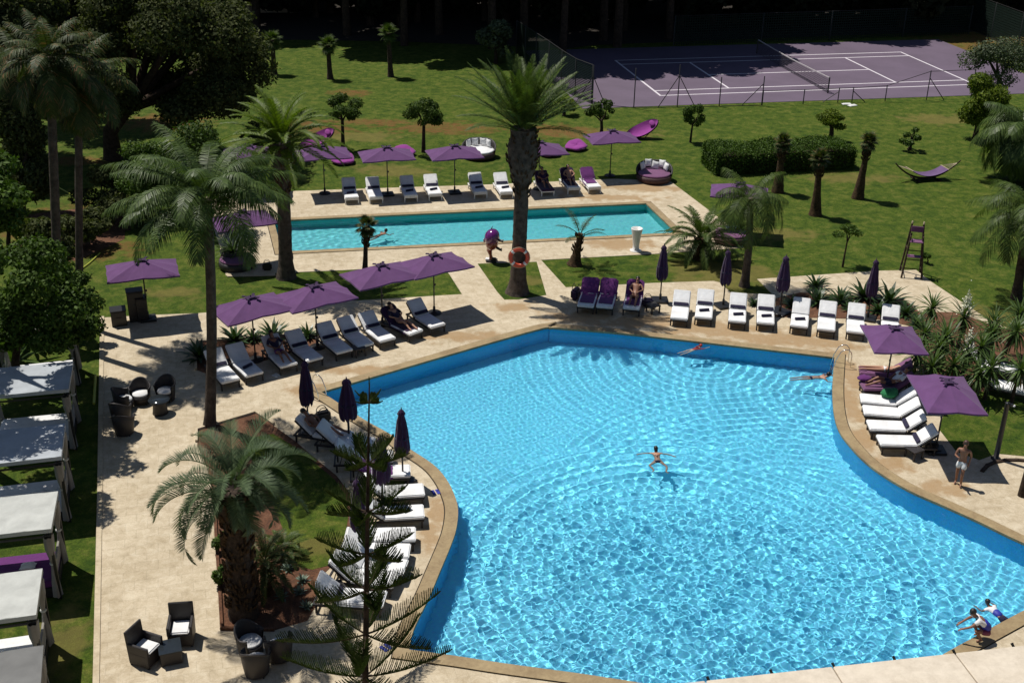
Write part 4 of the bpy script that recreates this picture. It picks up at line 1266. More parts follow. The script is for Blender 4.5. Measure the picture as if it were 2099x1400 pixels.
# ---- cabana
def cabana(cr_top, cr_bot, label, H=2.25, roof='cream', bed='white', width=2.6, k=0, cream_strip=False):
    """roof right edge given by its far and near corner pixels"""
    A = G(cr_top[0], cr_top[1], H); B = G(cr_bot[0], cr_bot[1] - 9, H)
    d = (A - B); D = d.length; ang = math.atan2(d.y, d.x) - PI / 2     # local y along A-B
    ps = []; o = Vector((B.x, B.y, 0)); W = width
    rf = MB(); nx = 8; ny = 6; vs = []
    for i in range(nx + 1):
        for j in range(ny + 1):
            x = -W * i / nx; y = D * j / ny
            sag = 0.05 * math.sin(PI * i / nx) * math.sin(PI * j / ny)
            vs.append((x, y, H - sag + 0.01 * math.sin(i * 2.1 + k)))
    fs = [(i * (ny + 1) + j, i * (ny + 1) + j + 1, (i + 1) * (ny + 1) + j + 1, (i + 1) * (ny + 1) + j) for i in range(nx) for j in range(ny)]
    rf.add(vs, fs, True)
    rf.box((-W / 2, -.006, H - .06), (W + .02, .012, .12)); rf.box((-W / 2, D + .006, H - .06), (W + .02, .012, .12)); rf.box((.006, D / 2, H - .06), (.012, D, .12)); rf.box((-W - .006, D / 2, H - .06), (.012, D, .12))
    ps.append(('roof_canvas', rf.mesh('roof_canvas', M[roof]), []))
    fr = MB()
    for x in (-.05, -W + .05): fr.box((x, D / 2, H - .26), (.05, D - .05, .05))
    for y in (.05, D - .05): fr.box((-W / 2, y, H - .262), (W - .05, .05, .045))
    ps.append(('frame', fr.mesh('frame', M['black']), []))
    for x in (-.06, -W + .06):
        for y in (.06, D - .06):
            m = MB(); m.box((x, y, (H - .24) / 2), (.08, .08, H - .24), .008); ps.append(('post', m.mesh('post', M['black']), []))
            c = MB(); n = 14; vs = []
            for (z, r) in ((H - .28, .17), (H - .7, .16), (1.15, .07), (1.05, .06), (.95, .075), (.5, .13), (.08, .16)):
                for q in range(n):
                    w = 2 * PI * q / n; rr = r * (1 + .22 * math.cos(5 * w + z * 2))
                    xo = 0.05 if x > -W / 2 else -.05
                    vs.append((x + rr * .7 * math.cos(w) - xo * 1.2, y + rr * math.sin(w) + (-.06 if y > D / 2 else .06), z))
            c.add(vs, [(i * n + q, (i + 1) * n + q, (i + 1) * n + (q + 1) % n, i * n + (q + 1) % n) for i in range(6) for q in range(n)], True)
            t = MB(); t.lathe([(.075, .03), (.085, 0), (.075, -.03)], 10, (x - (.06 if x > -W / 2 else -.06), y + (-.06 if y > D / 2 else .06), 1.1))
            ps.append(('curtain', c.mesh('curtain', M['curtain']), [('tie_back', t.mesh('tie_back', M['cream']), [])]))
    pf = MB(); pf.box((-W / 2, D / 2, .14), (W - .25, D - .3, .28), .01); ps.append(('bed_platform', pf.mesh('bed_platform', M['wicker']), []))
    mt_ = MB(); mt_.box((-W / 2, D / 2, .38), (W - .3, D - .35, .2), .05, None, 3); ps.append(('mattress', mt_.mesh('mattress', M[bed]), []))
    hb = MB(); hb.box((-.16, D / 2, .62), (.06, D - .4, .36), .01); ps.append(('side_rail', hb.mesh('side_rail', M['curtain']), []))
    t = thing('cabana', label, 'cabana', o, ang, ps, 'poolside cabanas')
    for j, yy in enumerate((D * .35, D * .65)):
        pass
    return t, o, ang, W, D
# ------------------------------------------------------------------ palms
def palm(label, base, crown, cr, tr=0.3, tmat='trunk', flare=1.5, bulge=None, fh=0.45, bspan=None, name='palm_tree', group=None, bend=0.0, n=12, boots=0, top_extra=0.0, base_xy=None):
    B = G(*base) if base_xy is None else Vector((base_xy[0], base_xy[1], 0))
    T = at_y(crown[0], crown[1], B.y); H = T.z; d = Vector((T.x - B.x, 0, H))
    S = 16; pts = []; rad = []
    for i in range(S + 1):
        t = i / S
        p = Vector((d.x * t + bend * math.sin(PI * t), 0, H * t))
        pts.append(p)
        r = tr * (1 + (flare - 1) * math.exp(-t * H / fh)) * (1 - 0.12 * t)
        if bulge and H * (1 - t) < bulge[0]:
            u = 1 - (H * (1 - t)) / bulge[0]
            r = max(r, tr + (bulge[1] - tr) * math.sin(min(1, u * 1.25) * PI * 0.62) ** 1.3)
        rad.append(r)
    if bulge:
        S2 = 40; P2 = []; R2 = []
        for i in range(S2 + 1):
            t = i / S2; P2.append(Vector((d.x * t + bend * math.sin(PI * t), 0, H * t)))
            r = tr * (1 + (flare - 1) * math.exp(-t * H / fh)) * (1 - 0.12 * t)
            k = H * (1 - t)
            if k < bulge[0]:
                u = 1 - k / bulge[0]; r = r + (bulge[1] - tr) * math.sin(min(1.0, u * 1.15) * PI * 0.72) ** 1.2
            R2.append(r)
        pts, rad = P2, R2
    seed = int(base[0] * 7 + base[1])
    tb = trunk_tube(pts, rad, n + 4 if bulge else n, 0.06, seed)
    parts = []
    kids = []
    if boots:
        rg = random.Random(seed); bo = MB()
        span = bspan or (bulge[0] if bulge else 0.8)
        for i in range(boots):
            k = rg.uniform(0, span * 1.1); t = 1 - k / H; j = min(len(pts) - 1, int(t * (len(pts) - 1))); a = rg.uniform(0, 2 * PI)
            c = Vector(pts[j]); r = rad[j]; dd = Vector((math.cos(a), math.sin(a), 0))
            bo.tube([c + dd * r * .9, c + dd * (r + .06) + Vector((0, 0, .08)), c + dd * (r + .10) + Vector((0, 0, .20))], [.05, .04, .012], 5)
        kids = [('leaf_bases', bo.mesh('leaf_bases', M['boots']), [])]
    parts.append(('trunk', tb.mesh('trunk', M[tmat]), kids))
    q, mat = cr
    me = mk_quads('crown', q + np.array([d.x, 0, H + top_extra]), M[mat])
    parts.append(('crown', me, []))
    return thing(name, label, 'palm tree', (B.x, B.y, -0.02), 0, parts, group)

palm('very thick Canary palm with an orange lifebuoy on its trunk between the two pools', (1061, 600), (1074, 262),
     (palm_crown(3, 64, 3.2, (1.5, 0.45), (0.1, 0.75), 50, 0.46, 0.036, 0.35, 0.35, 0.75), 'frond'), 0.31, 'trunkg', 1.75, (2.5, 0.66), boots=150)
palm('palm with bright yellow green fronds and a dark bulbous neck beside the lap pool', (587, 568), (577, 292),
     (palm_crown(5, 46, 2.9, (1.5, 0.05), (0.8, 1.6), 50, 0.40, 0.044, 0.5, 0.35, 0.8), 'frondy'), 0.30, 'trunkg', 1.55, (1.9, 0.50), boots=110)
palm('tall slender palm with glinting drooping fronds rising from the island bed', (430, 872), (424, 408),
     (palm_crown(8, 42, 3.3, (1.3, 0.2), (1.0, 1.8), 66, 0.60, 0.034, 0.15, 1.1, 0.35, lvar=.22, asym=(.3, .12)), 'frondq'), 0.175, 'trunkg', 1.35, None, bend=0.10)
palm('tall dark palm with sunlit top fronds behind the bushes at the left edge', (118, 690), (102, 115),
     (palm_crown(9, 46, 2.1, (1.4, -1.1), (0.7, 1.6), 44, 0.45, 0.042, 0.1, 1.0, 0.4), 'frondd'), 0.17, 'trunkg', 1.3, base_xy=(-17.3, 42.0))
palm('second tall dark palm right of the sunlit palm at the left edge', (186, 640), (160, 150),
     (palm_crown(10, 36, 2.2, (1.2, -1.2), (0.8, 1.7), 40, 0.55, 0.04, 0.1, 1.1, 0.4), 'frondd'), 0.15, 'trunkg', 1.3, base_xy=(-17.1, 43.7))
palm('tall dark palm nearest the top left corner', (44, 430), (34, 120),
     (palm_crown(12, 36, 2.9, (1.2, -1.0), (0.8, 1.7), 40, 0.6, 0.045, 0.1, 1.1, 0.4), 'frondd'), 0.17, 'trunk', 1.3)
palm('slender palm with thin hanging fronds behind the folded umbrellas on the right', (1526, 586), (1537, 405),
     (palm_crown(13, 20, 2.1, (1.25, -0.4), (1.2, 2.4), 50, 0.55, 0.028, 0.05, 1.5, 0.3, lvar=.25), 'frond'), 0.165, 'trunkg', 1.55, None, bend=0.08)
palm('stocky silver green palm with long recurved fronds in the red soil bed', (500, 1262), (478, 1000),
     (palm_crown(14, 36, 2.45, (1.45, -0.2), (1.2, 2.3), 60, 0.42, 0.022, 0.75, 0.15, 0.9, rbase=.18, zspread=.5, asym=(-.9, .5)), 'frondb'), 0.36, 'trunk', 1.12, (0.95, 0.50), boots=420, bspan=3.2)
palm('small fan palm with a spiky trunk in front of the lap pool', (748, 560), (751, 463), (fan_crown(15, 20, .28, .34), 'frondd'), 0.10, 'trunk', 1.5, boots=50)
palm('young palm with a few ragged fronds and a swollen foot beside the right walkway', (1178, 542), (1190, 478),
     (palm_crown(16, 9, 1.5, (1.35, 0.35), (0.4, 1.4), 30, 0.26, 0.02, 0.2, 0.5, 0.6, lvar=.3), 'frondd'), 0.13, 'boots', 2.8, boots=20)
palm('short date palm with arching fronds at the near right corner of the lap pool', (1437, 528), (1440, 487),
     (palm_crown(17, 40, 2.1, (1.45, 0.05), (0.8, 2.0), 42, 0.34, 0.034, 0.3, 0.5, 0.7), 'frond'), 0.30, 'boots', 1.6, boots=60)
for lb, b, c, s in [('left one of the three stubby lawn palms, in front of the hedge', (1594, 393), (1605, 292), 21), ('middle one of the three stubby lawn palms, standing nearest', (1671, 440), (1681, 325), 22), ('right one of the three stubby lawn palms, leaning right with a brown crown', (1758, 406), (1781, 290), 23)]:
    palm(lb, b, c, (fan_crown(s, 22, .24, .42, (1.5, -1.2)), 'frondd'), 0.13, 'boots', 2.7, None, fh=1.1, group='stubby palms on the right lawn', boots=80)
for lb, b, c, s in [('leftmost thin palm far back in front of the dark wood', (562, 152), (558, 82), 24), ('thin palm far back, just right of the leftmost one', (677, 162), (672, 92), 25), ('thin palm far back in the middle of the shaded lawn', (801, 157), (796, 68), 26)]:
    palm(lb, b, c, (fan_crown(s, 24, .35, .55, (1.5, -1.5)), 'frond'), 0.17, 'trunk', 1.5, None, group='thin palms at the back of the lawn')
palm('palm at the right edge with a dark trunk and drooping fronds', (2083, 612), (2112, 425),
     (palm_crown(27, 28, 2.7, (1.2, -0.6), (1.0, 2.1), 46, 0.6, 0.034, 0.05, 1.3, 0.35), 'frond'), 0.20, 'trunk', 1.35)
palm('weeping palm high on the right edge above the hammock', (2118, 375), (2100, 262),
     (palm_crown(28, 38, 3.1, (1.2, -0.7), (1.1, 2.1), 60, 0.8, 0.05, 0.05, 1.4, 0.3), 'frondq'), 0.2, 'trunk', 1.3)

# ------------------------------------------------------------------ broadleaf trees
def tree(label, base, crown, r, n, leaf, mat, seed, lumps=9, lr=(0.35, 0.55), tr=0.1, name='tree', cat='tree', group=None, ybase=None, limbs=4, shell=0.5, base_xy=None, z=None):
    B = G(*base) if base_xy is None else Vector((base_xy[0], base_xy[1], 0))
    T = at_y(crown[0], crown[1], B.y + r[1] * 0.0) if z is None else Vector((B.x + (crown[0] if crown else 0), B.y, z))
    c = (T.x - B.x, 0.0, T.z)
    lm = lump_set(seed, c, r, lumps, lr)
    me = mk_quads('crown', leaf_cloud(seed, lm, n, leaf, shell=shell), M[mat])
    rg = random.Random(seed); mb = MB(); hz = max(0.15, c[2] - r[2] * 0.55)
    mb.tube([(0, 0, -0.05), (0.02, 0, hz * .5), (c[0] * .4, 0, hz)], [tr * 1.35, tr, tr * .85], 9)
    for i in range(limbs):
        l = lm[rg.randrange(len(lm))]
        mid = (c[0] * .4 + (l[0] - c[0] * .4) * .5 + rg.uniform(-.1, .1), l[1] * .5, hz + (l[2] - hz) * .45)
        mb.tube([(c[0] * .4, 0, hz * .93), mid, (l[0], l[1], l[2])], [tr * .65, tr * .4, tr * .12], 6)
    return thing(name, label, cat, (B.x, B.y, -0.02), 0, [('trunk', mb.mesh('trunk', M['bark']), []), ('crown', me, [])], group)

def shade_xy(px, h, k=0):
    p = G(px[0], px[1], 2.25); return (p.x - .4 * (h - 2.25) - k, p.y + .29 * (h - 2.25))
SH1 = shade_xy((75, 785), 8.2); SH2 = shade_xy((35, 880), 7.2)
citr = 'small round topped trees on the lawn'
tree('small round tree behind the second far umbrella, with a two lobed crown', (868, 312), (871, 233), (1.3, 1.2, .95), 5200, .062, 'leafg', 31, lumps=15, lr=(.2, .42), group=citr)
tree('small round tree behind the leftmost purple far umbrellas', (703, 305), (703, 225), (1.15, 1.1, .95), 4600, .062, 'leafg', 32, lumps=14, lr=(.2, .44), group=citr)
tree('small round tree behind the rightmost far umbrella', (1232, 278), (1233, 230), (0.95, .85, .9), 3800, .056, 'leafg', 33, lumps=13, lr=(.2, .42), group=citr)
tree('small upright sapling just in front of the court fence', (1415, 292), (1424, 236), (0.65, .65, .95), 3000, .055, 'leafm', 34, lr=(.3, .45), tr=.06, group=citr)
tree('small yellow green tree with a thick trunk behind the hedge', (1702, 288), (1706, 247), (1.0, .9, .6), 3400, .06, 'leafy', 35, tr=.14, lumps=7, group=citr)
tree('small loose tree on the lawn left of the lifeguard chair', (1727, 547), (1742, 482), (0.78, .7, .48), 1900, .045, 'leafm', 36, tr=.04, lumps=11, lr=(.18, .4), group=citr)
tree('low ragged shrub on the lawn above the hammock', (1864, 308), (1868, 280), (0.8, .7, .6), 700, .09, 'leafg', 37, lumps=6, name='shrub', cat='shrub', lr=(.25, .4))
tree('small dark round tree beside the palm with bright fronds', (531, 305), (528, 278), (1.1, 1.1, .8), 3000, .09, 'leafd', 38, group=citr)
tree('round bright tree in front of the left end of the court fence', (1016, 130), (1016, 82), (1.65, 1.5, 1.5), 4200, .12, 'leafo', 39, tr=.13)
tree('small shrub beside the left corner of the court fence', (1156, 236), (1158, 216), (0.8, .8, .5), 900, .09, 'leafy', 40, lumps=5, name='shrub', cat='shrub')
tree('tiny round bush on the lawn right of the lifeguard chair', (1901, 538), (1900, 523), (0.27, .27, .27), 450, .045, 'leafm', 41, lumps=4, tr=.03, name='shrub', cat='shrub')
tree('bushy yellow green tree at the right corner of the tennis court', (1998, 285), (2010, 208), (1.55, 1.5, 1.6), 11000, .085, 'leafy', 42, tr=.14, lumps=16)
tree('grey green olive tree behind the yellow green tree by the court', (2040, 235), (2045, 128), (2.3, 2.0, 1.7), 9000, .075, 'leafo', 43, tr=.18, lumps=16)
tree('huge dark spreading tree with a forked trunk at upper left', (232, 325), (330, 112), (6.3, 5.0, 5.0), 80000, .11, 'leafd', 44, lumps=46, lr=(.18, .32), tr=.42, limbs=14, shell=.35)
tree('dense dark tree behind the tall palms at the left edge', (25, 330), (20, 120), (4.6, 4.4, 4.8), 40000, .13, 'leafd', 45, lumps=26, lr=(.2, .35), tr=.3)
tree('leafy tree overhanging the farthest cabana at the left edge', (40, 800), (55, 610), (2.9, 2.3, 2.4), 18000, .085, 'leafm', 46, lumps=22, lr=(.2, .35), tr=.14)
tree('bright yellow green bush top at the left edge below the tall palms', (20, 520), (24, 450), (1.3, 1.2, .9), 2600, .11, 'leafy', 47, lumps=8, name='shrub', cat='shrub')
tree('dense dark tree behind the second tall palm at the top left', (135, 250), (115, 40), (4.4, 4.0, 3.8), 30000, .12, 'leafd', 57, lumps=24, lr=(.2, .34), tr=.28)
tree('dark bush right of the second tall palm trunk', (215, 440), (212, 385), (1.5, 1.3, 1.1), 6000, .08, 'leafd', 58, lumps=10, name='shrub', cat='shrub')
tree('tall dark hedge tree behind the palms at the left edge', (35, 445), (38, 320), (1.7, 1.8, 3.0), 14000, .10, 'leafd', 48, lumps=12)
tree('dark leafy shrub in front of the tall palms', (165, 505), (170, 462), (1.3, 1.1, .9), 3200, .10, 'leafd', 49, lumps=8, name='shrub', cat='shrub')
tree('dark leafy shrub left of the soil patch', (95, 560), (90, 500), (1.5, 1.2, 1.1), 3800, .10, 'leafd', 50, lumps=9, name='shrub', cat='shrub')
tree('dense shrub under the slender glinting palm', (262, 470), (258, 440), (1.5, 1.2, .8), 3600, .10, 'leafd', 51, lumps=9, name='shrub', cat='shrub')
tree('tall leafy shade tree beyond the left edge beside the cabanas', None, (0,), (2.9, 2.6, 1.8), 8000, .10, 'leafm', 52, base_xy=SH1, z=8.2, lumps=14, lr=(.2, .33), tr=.2)
tree('second leafy shade tree beyond the left edge beside the cabanas', None, (0,), (2.2, 2.0, 1.5), 6500, .10, 'leafm', 53, base_xy=SH2, z=7.2, lumps=14, lr=(.2, .33), tr=.2)
tree('pale flowering shrub with light speckled leaves behind the slender palm', (330, 440), (310, 365), (2.6, 1.8, 1.9), 12000, .07, 'leafm', 54, lumps=18, lr=(.2, .36), tr=.08)
tree('mid green bush at the foot of the slender palm crown', (395, 470), (400, 330), (1.8, 1.5, 1.8), 7000, .08, 'leafg', 55, lumps=10, tr=.1)
tree('ragged leafy bush hanging over the lawn right of the cabana tree', (105, 700), (112, 590), (1.3, 1.1, 1.2), 6000, .07, 'leafm', 59, lumps=12, lr=(.18, .36), name='shrub', cat='shrub')
tree('low dark bush beside the farthest cabana', (140, 690), (128, 640), (0.8, .8, .9), 2600, .09, 'leafm', 56, lumps=8, name='shrub', cat='shrub')
for i, (bx, by, lb) in enumerate([(462, 1120, 'upper one of two dark clipped shrubs on the path side of the bed'), (462, 1190, 'lower one of two dark clipped shrubs on the path side of the bed')]):
    tree(lb, (bx, by + 15), (bx, by - 8), (0.34, .34, .38), 900, .06, 'leafg', 60 + i, lumps=5, tr=.03, name='shrub', cat='shrub', group='shrubs by the path')

def hedge():
    A = G(1470, 360); B = G(1748, 346); d = (B - A).normalized(); L = (B - A).length; ang = math.atan2(d.y, d.x)
    rg = np.random.default_rng(5); n = 34000
    P = np.stack([rg.uniform(0, L, n), rg.uniform(0, 2.3, n), rg.uniform(0, 1.2, n)], 1)
    f = rg.integers(0, 6, n)
    P[f == 0, 1] = 0; P[(f == 1) | (f == 2), 2] = 1.2; P[f == 3, 1] = 2.3; P[f == 4, 0] = 0; P[f == 5, 0] = L
    P += rg.normal(0, .07, (n, 3)); P[:, 2] += .09 * np.sin(P[:, 0] * 2.1) * (P[:, 2] > 1)
    nn = nrm(rg.normal(size=(n, 3)) + np.array([0, -.2, .6])); a = nrm(np.cross(nn, rg.normal(size=(n, 3)))); b = np.cross(nn, a); s = rg.uniform(.035, .075, n)[:, None]
    V = np.stack([P - a * s, P - b * s * .6, P + a * s, P + b * s * .6], 1).reshape(-1, 3)
    mb = MB(); mb.box((L / 2, 1.15, .54), (L - .3, 2.0, 1.0))
    thing('hedge', 'long clipped boxy hedge behind the stubby lawn palms', 'hedge', (A.x, A.y, 0), ang, [('foliage', mk_quads('foliage', V, M['leafm']), []), ('branches', mb.mesh('branches', M['bark']), [])])
hedge()

# ------------------------------------------------------------------ dark wood at the back
def forest():
    def var(seed, r, zc, n, leaf, th):
        lm = lump_set(seed, (0, 0, zc), r, 18, (.22, .38))
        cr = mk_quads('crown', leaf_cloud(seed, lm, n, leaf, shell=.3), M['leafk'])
        mb = MB(); mb.tube([(0, 0, -.2), (.1, 0, th * .5), (0, 0, th)], [.34, .26, .2], 8)
        for i in range(5):
            l = lm[i]; mb.tube([(0, 0, th * .9), (l[0] * .5, l[1] * .5, (th + l[2]) / 2), (l[0], l[1], l[2])], [.15, .1, .03], 5)
        return cr, mb.mesh('trunk', M['bark'])
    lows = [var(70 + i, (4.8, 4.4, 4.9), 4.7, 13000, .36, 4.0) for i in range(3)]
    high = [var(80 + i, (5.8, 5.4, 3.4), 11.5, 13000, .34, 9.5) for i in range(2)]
    rg = random.Random(3); i = 0
    spots = []
    for row in range(6):
        for k in range(17):
            x = -66 + k * 8.2 + rg.uniform(-1.6, 1.6) + row * 3; y = 110 + row * 6.5 + rg.uniform(-1.5, 1.5) + (6 if x > 46 else 0)
            spots.append((x, y, 'low', rg.uniform(.95, 1.25)))
    for k in range(12): spots.append((-58 + k * 5.0 + rg.uniform(-.8, .8), 105.5 + (k % 3) * 1.5 - (3 if k < 3 else 0), 'low', rg.uniform(.9, 1.1)))
    for k in range(12): spots.append((4 + k * 5.0, 104.5 + k * 1.05 + (k % 2) * 1.8, 'low', rg.uniform(.9, 1.15)))
    for (x, y) in [(8, 98.6), (12.5, 102), (-2, 97), (-9, 97.5), (-44, 99), (-36, 104), (-29, 101), (-22, 104), (-14, 101), (-6.5, 102), (0.5, 99), (3.5, 95.5), (9, 105), (17, 109), (24, 111), (33, 112), (-50, 92), (7, 101), (-10, 105), (43, 117), (-40, 92)]:
        spots.append((x, y, 'high', rg.uniform(.95, 1.15)))
    w = ['dark tree in the shaded wood along the top of the garden', 'tall dark tree with a high crown at the front edge of the wood']
    for (x, y, t, s) in spots:
        cr, tm = (lows if t == 'low' else high)[rg.randrange(3 if t == 'low' else 2)]
        thing('woodland_tree', w[0 if t == 'low' else 1], 'tree', (x, y, -.02), rg.uniform(0, 6.28), [('trunk', tm, []), ('crown', cr, [])], 'low dark trees of the wood' if t == 'low' else 'high crowned trees of the wood', scale=s)
forest()

# ------------------------------------------------------------------ Norfolk pine in the foreground
def norfolk():
    B = G(748, 1425); rg = np.random.default_rng(4); Q = []
    T = at_y(757, 792, B.y); H = T.z; dx = T.x - B.x
    tr = MB(); tr.tube([(0, 0, -.1), (dx * .5, 0, H * .5), (dx, 0, H)], [0.085, 0.055, 0.014], 10)
    br = MB(); zz = np.array([0, 0, 1.0])
    levels = [(.955, .22, 4), (.775, .75, 6), (.625, .95, 6), (.49, 1.05, 5), (.37, 1.25, 5), (.22, 1.95, 6), (.07, 2.0, 6)]
    def rope(p, d, ln, curve, w0):
        """needle-covered branchlet: crossed thin strips with ragged edge"""
        K = 9; P = p.copy(); dd = d.copy()
        for k in range(K):
            Pn = P + dd * ln / K; dd = nrm((dd + zz * curve / K)[None])[0]
            s1 = nrm(np.cross(dd, rg.normal(size=3))[None])[0]
            for m_ in range(3):
                a = m_ * PI / 3; s2 = s1 * math.cos(a) + np.cross(dd, s1) * math.sin(a)
                w = w0 * (1 - .55 * k / K) * rg.uniform(.7, 1.2); w2 = w * rg.uniform(.5, .9)
                Q.append(np.stack([P - s2 * w, P + s2 * w, Pn + s2 * w2 + dd * .01, Pn - s2 * w2 + dd * .01]))
            P = Pn
        return P
    for (f, R_, nb) in levels:
        z0 = H * f; c = np.array([dx * f, 0, z0]); off = rg.uniform(0, 6)
        for b in range(nb):
            a = off + 2 * PI * b / nb + rg.uniform(-.15, .15); h = np.array([math.cos(a), math.sin(a), 0]); sd = np.array([-h[1], h[0], 0])
            R1 = R_ * rg.uniform(.88, 1.08); K = int(14 + 12 * R_); pts = []
            for k in range(K + 1):
                t = k / K; pts.append(c + h * R1 * t + zz * (R1 * (0.16 * t + 0.10 * t ** 2 - 0.05 * math.sin(PI * t))))
            tr.tube([tuple(p) for p in pts[::3]], [0.022 * (1 - .8 * i / 9) + .003 for i in range(len(pts[::3]))], 6)
            rope(pts[-3], nrm((pts[-1] - pts[-3])[None])[0], .22, .2, .03)
            for k in range(4, K + 1):
                t = k / K; ln = (0.14 + 0.30 * math.sin(PI * min(1, t * .9 + .08)) ** .8) * min(1.0, R1 / 1.3 + .2) * rg.uniform(.85, 1.1)
                td = nrm((pts[k] - pts[k - 1])[None])[0]
                for s in (-1, 1):
                    d = nrm((sd * s * .72 + td * .55 + zz * rg.uniform(.55, .8))[None])[0]
                    rope(pts[k], d, ln, .55, .019)
    rope(np.array([dx, 0, H - .02]), zz.copy(), .25, 0, .02)
    thing('norfolk_pine', 'young Norfolk pine with tiered comb like branches in the foreground', 'pine tree', (B.x, B.y, 0), 0, [('trunk', tr.mesh('trunk', M['bark']), []), ('foliage', mk_quads('foliage', np.concatenate(Q), M['leafp']), [])])
norfolk()

# ------------------------------------------------------------------ yuccas, strelitzias, cycad, agaves
def yucca(head, z, label, seed, lean=0.0, flower=None, s=1.15, n=60, L=.80):
    T = G(head[0], head[1], z); B = Vector((T.x - lean, T.y, 0))
    mb = MB(); mb.tube([(0, 0, -.03), (lean * .35, 0.03, z * .5), (lean, 0, z)], [.085, .06, .05], 8)
    q = sword_quads(seed, n, L * s, .06 * s, (1.5, -0.75), .7) + np.array([lean, 0, z])
    sk = sword_quads(seed + 900, 22, L * .8 * s, .045 * s, (-.5, -1.35), .3) + np.array([lean, 0, z - .05])
    ps = [('trunk', mb.mesh('trunk', M['bark']), []), ('crown', mk_quads('crown', q, M['leafs']), []), ('dead_leaves', mk_quads('dead_leaves', sk, M['frondd']), [])]
    if flower:
        rg = np.random.default_rng(seed); k = 420; P = rg.normal(size=(k, 3)) * np.array([.13, .13, .24]); P[:, :2] *= (1.1 - (P[:, 2:3] + .4))
        P += np.array([lean, 0, z + flower]); Q = []
        a = nrm(rg.normal(size=(k, 3))) * .032; b = nrm(np.cross(a, rg.normal(size=(k, 3)))) * .028
        V = np.stack([P - a, P - b, P + a, P + b], 1).reshape(-1, 3)
        st = MB(); st.tube([(lean, 0, z), (lean, 0, z + flower + .25)], .014, 6)
        ps.append(('flower_spike', mk_quads('flower_spike', V, M['flower']), [('stalk', st.mesh('stalk', M['leafs']), [])]))
    return thing('yucca', label, 'yucca', (B.x, B.y, 0), 0, ps, 'yuccas in the bed at the right')
YC = [((1911, 632), 1.15, 'spiky yucca at the left end of the group, head against the paving', 0, None), ((1976, 652), 1.35, 'yucca crowned by the upper white flower spike', 0, .62), ((2039, 662), 1.5, 'yucca in the back row near the right edge', .1, None), ((2090, 645), 1.7, 'tallest yucca at the right edge', .25, None),
      ((1895, 685), 1.2, 'yucca behind the upper right umbrella', 0, None), ((1926, 712), 1.3, 'yellowish yucca in the middle of the group', .1, None), ((1982, 722), 1.1, 'yucca crowned by the lower white flower spike', 0, .42), ((2033, 684), 1.3, 'yucca on a bare slim trunk left of the right edge', -.05, None),
      ((2084, 680), 1.75, 'leaning yucca on a long bare trunk at the right edge', .5, None), ((1955, 748), 1.0, 'low yucca in front of the middle of the group', 0, None), ((1912, 752), .9, 'low yucca just right of the purple umbrella', 0, None), ((2006, 768), 1.0, 'low yucca over the lawn corner', .1, None),
      ((2032, 752), 1.3, 'small yucca beside the hidden white lounger', 0, None), ((2093, 758), 1.4, 'yucca at the right edge over the hidden lounger', .1, None), ((1880, 728), .7, 'short yucca hidden behind the umbrella corner', 0, None), ((1940, 690), 1.5, 'green yucca behind the middle of the group', 0, None), ((2012, 712), 1.4, 'yucca between the two flower spikes and the edge', 0, None)]
for i, (h, z, lb, ln, fl) in enumerate(YC): yucca(h, z, lb, 200 + i, ln, fl)

def strel(base, label, seed, n=16, L=.75, s=1.0, mat='leaff', name='strelitzia', group='strap leaved plants in the beds'):
    B = G(*base); q = sword_quads(seed, n * 2, L * s, .13 * s, (1.5, .45), .75, wb=.22)
    mb = MB(); 
    for i in range(6):
        a = i * 1.05; mb.tube([(0, 0, 0), (math.cos(a) * .05, math.sin(a) * .05, .14), (math.cos(a) * .1, math.sin(a) * .1, .25 * s)], [.02, .015, .01], 5)
    return thing(name, label, 'plant', (B.x, B.y, 0), 0, [('leaves', mk_quads('leaves', q, M[mat]), []), ('stems', mb.mesh('stems', M[mat]), [])], group)
STL = [((410, 735), 'strap leaved plant left of the slender palm trunk', 1.25), ((482, 700), 'strap leaved plant under the first left umbrella', 1.1), ((560, 694), 'broad strap leaved plant under the second left umbrella', 1.15), ((632, 692), 'strap leaved plant between the left umbrellas and loungers', .85), ((520, 698), 'strap leaved plant against the kerb left of an umbrella pole', .8),
      ((1672, 590), 'plant with upright paddle leaves on the paving behind the bed', 1.0), ((1676, 622), 'dark strap leaved plant behind the fifth white lounger', 1.2), ((1722, 620), 'dark strap leaved plant behind the sixth white lounger', 1.1), ((1770, 612), 'large strap leaved plant left of the last folded umbrella', 1.4), ((1822, 622), 'large strap leaved plant right of the last folded umbrella', 1.4),
      ((1857, 645), 'strap leaved plant beside the last white lounger', 1.0), ((1545, 626), 'small dark plant between two white loungers', .55), ((1622, 628), 'bright leaved plant at the foot of the third folded umbrella', .8), ((1800, 640), 'strap leaved plant right behind the seventh white lounger', .9), ((1745, 636), 'strap leaved plant between the sixth and seventh white loungers', .8), ((1880, 668), 'drooping plant at the corner of the yucca bed', .9)]
for i, (b, lb, s) in enumerate(STL): strel(b, lb, 300 + i, 18, .72, s)
strel((28, 745), 'banana like plant with big arching leaves at the left edge', 340, 10, 1.5, 1.5, 'leafm', 'banana_plant', 'banana like plants at the left')
strel((62, 705), 'second banana like plant with a curved leaf over the cabana', 341, 9, 1.4, 1.4, 'leafm', 'banana_plant', 'banana like plants at the left')
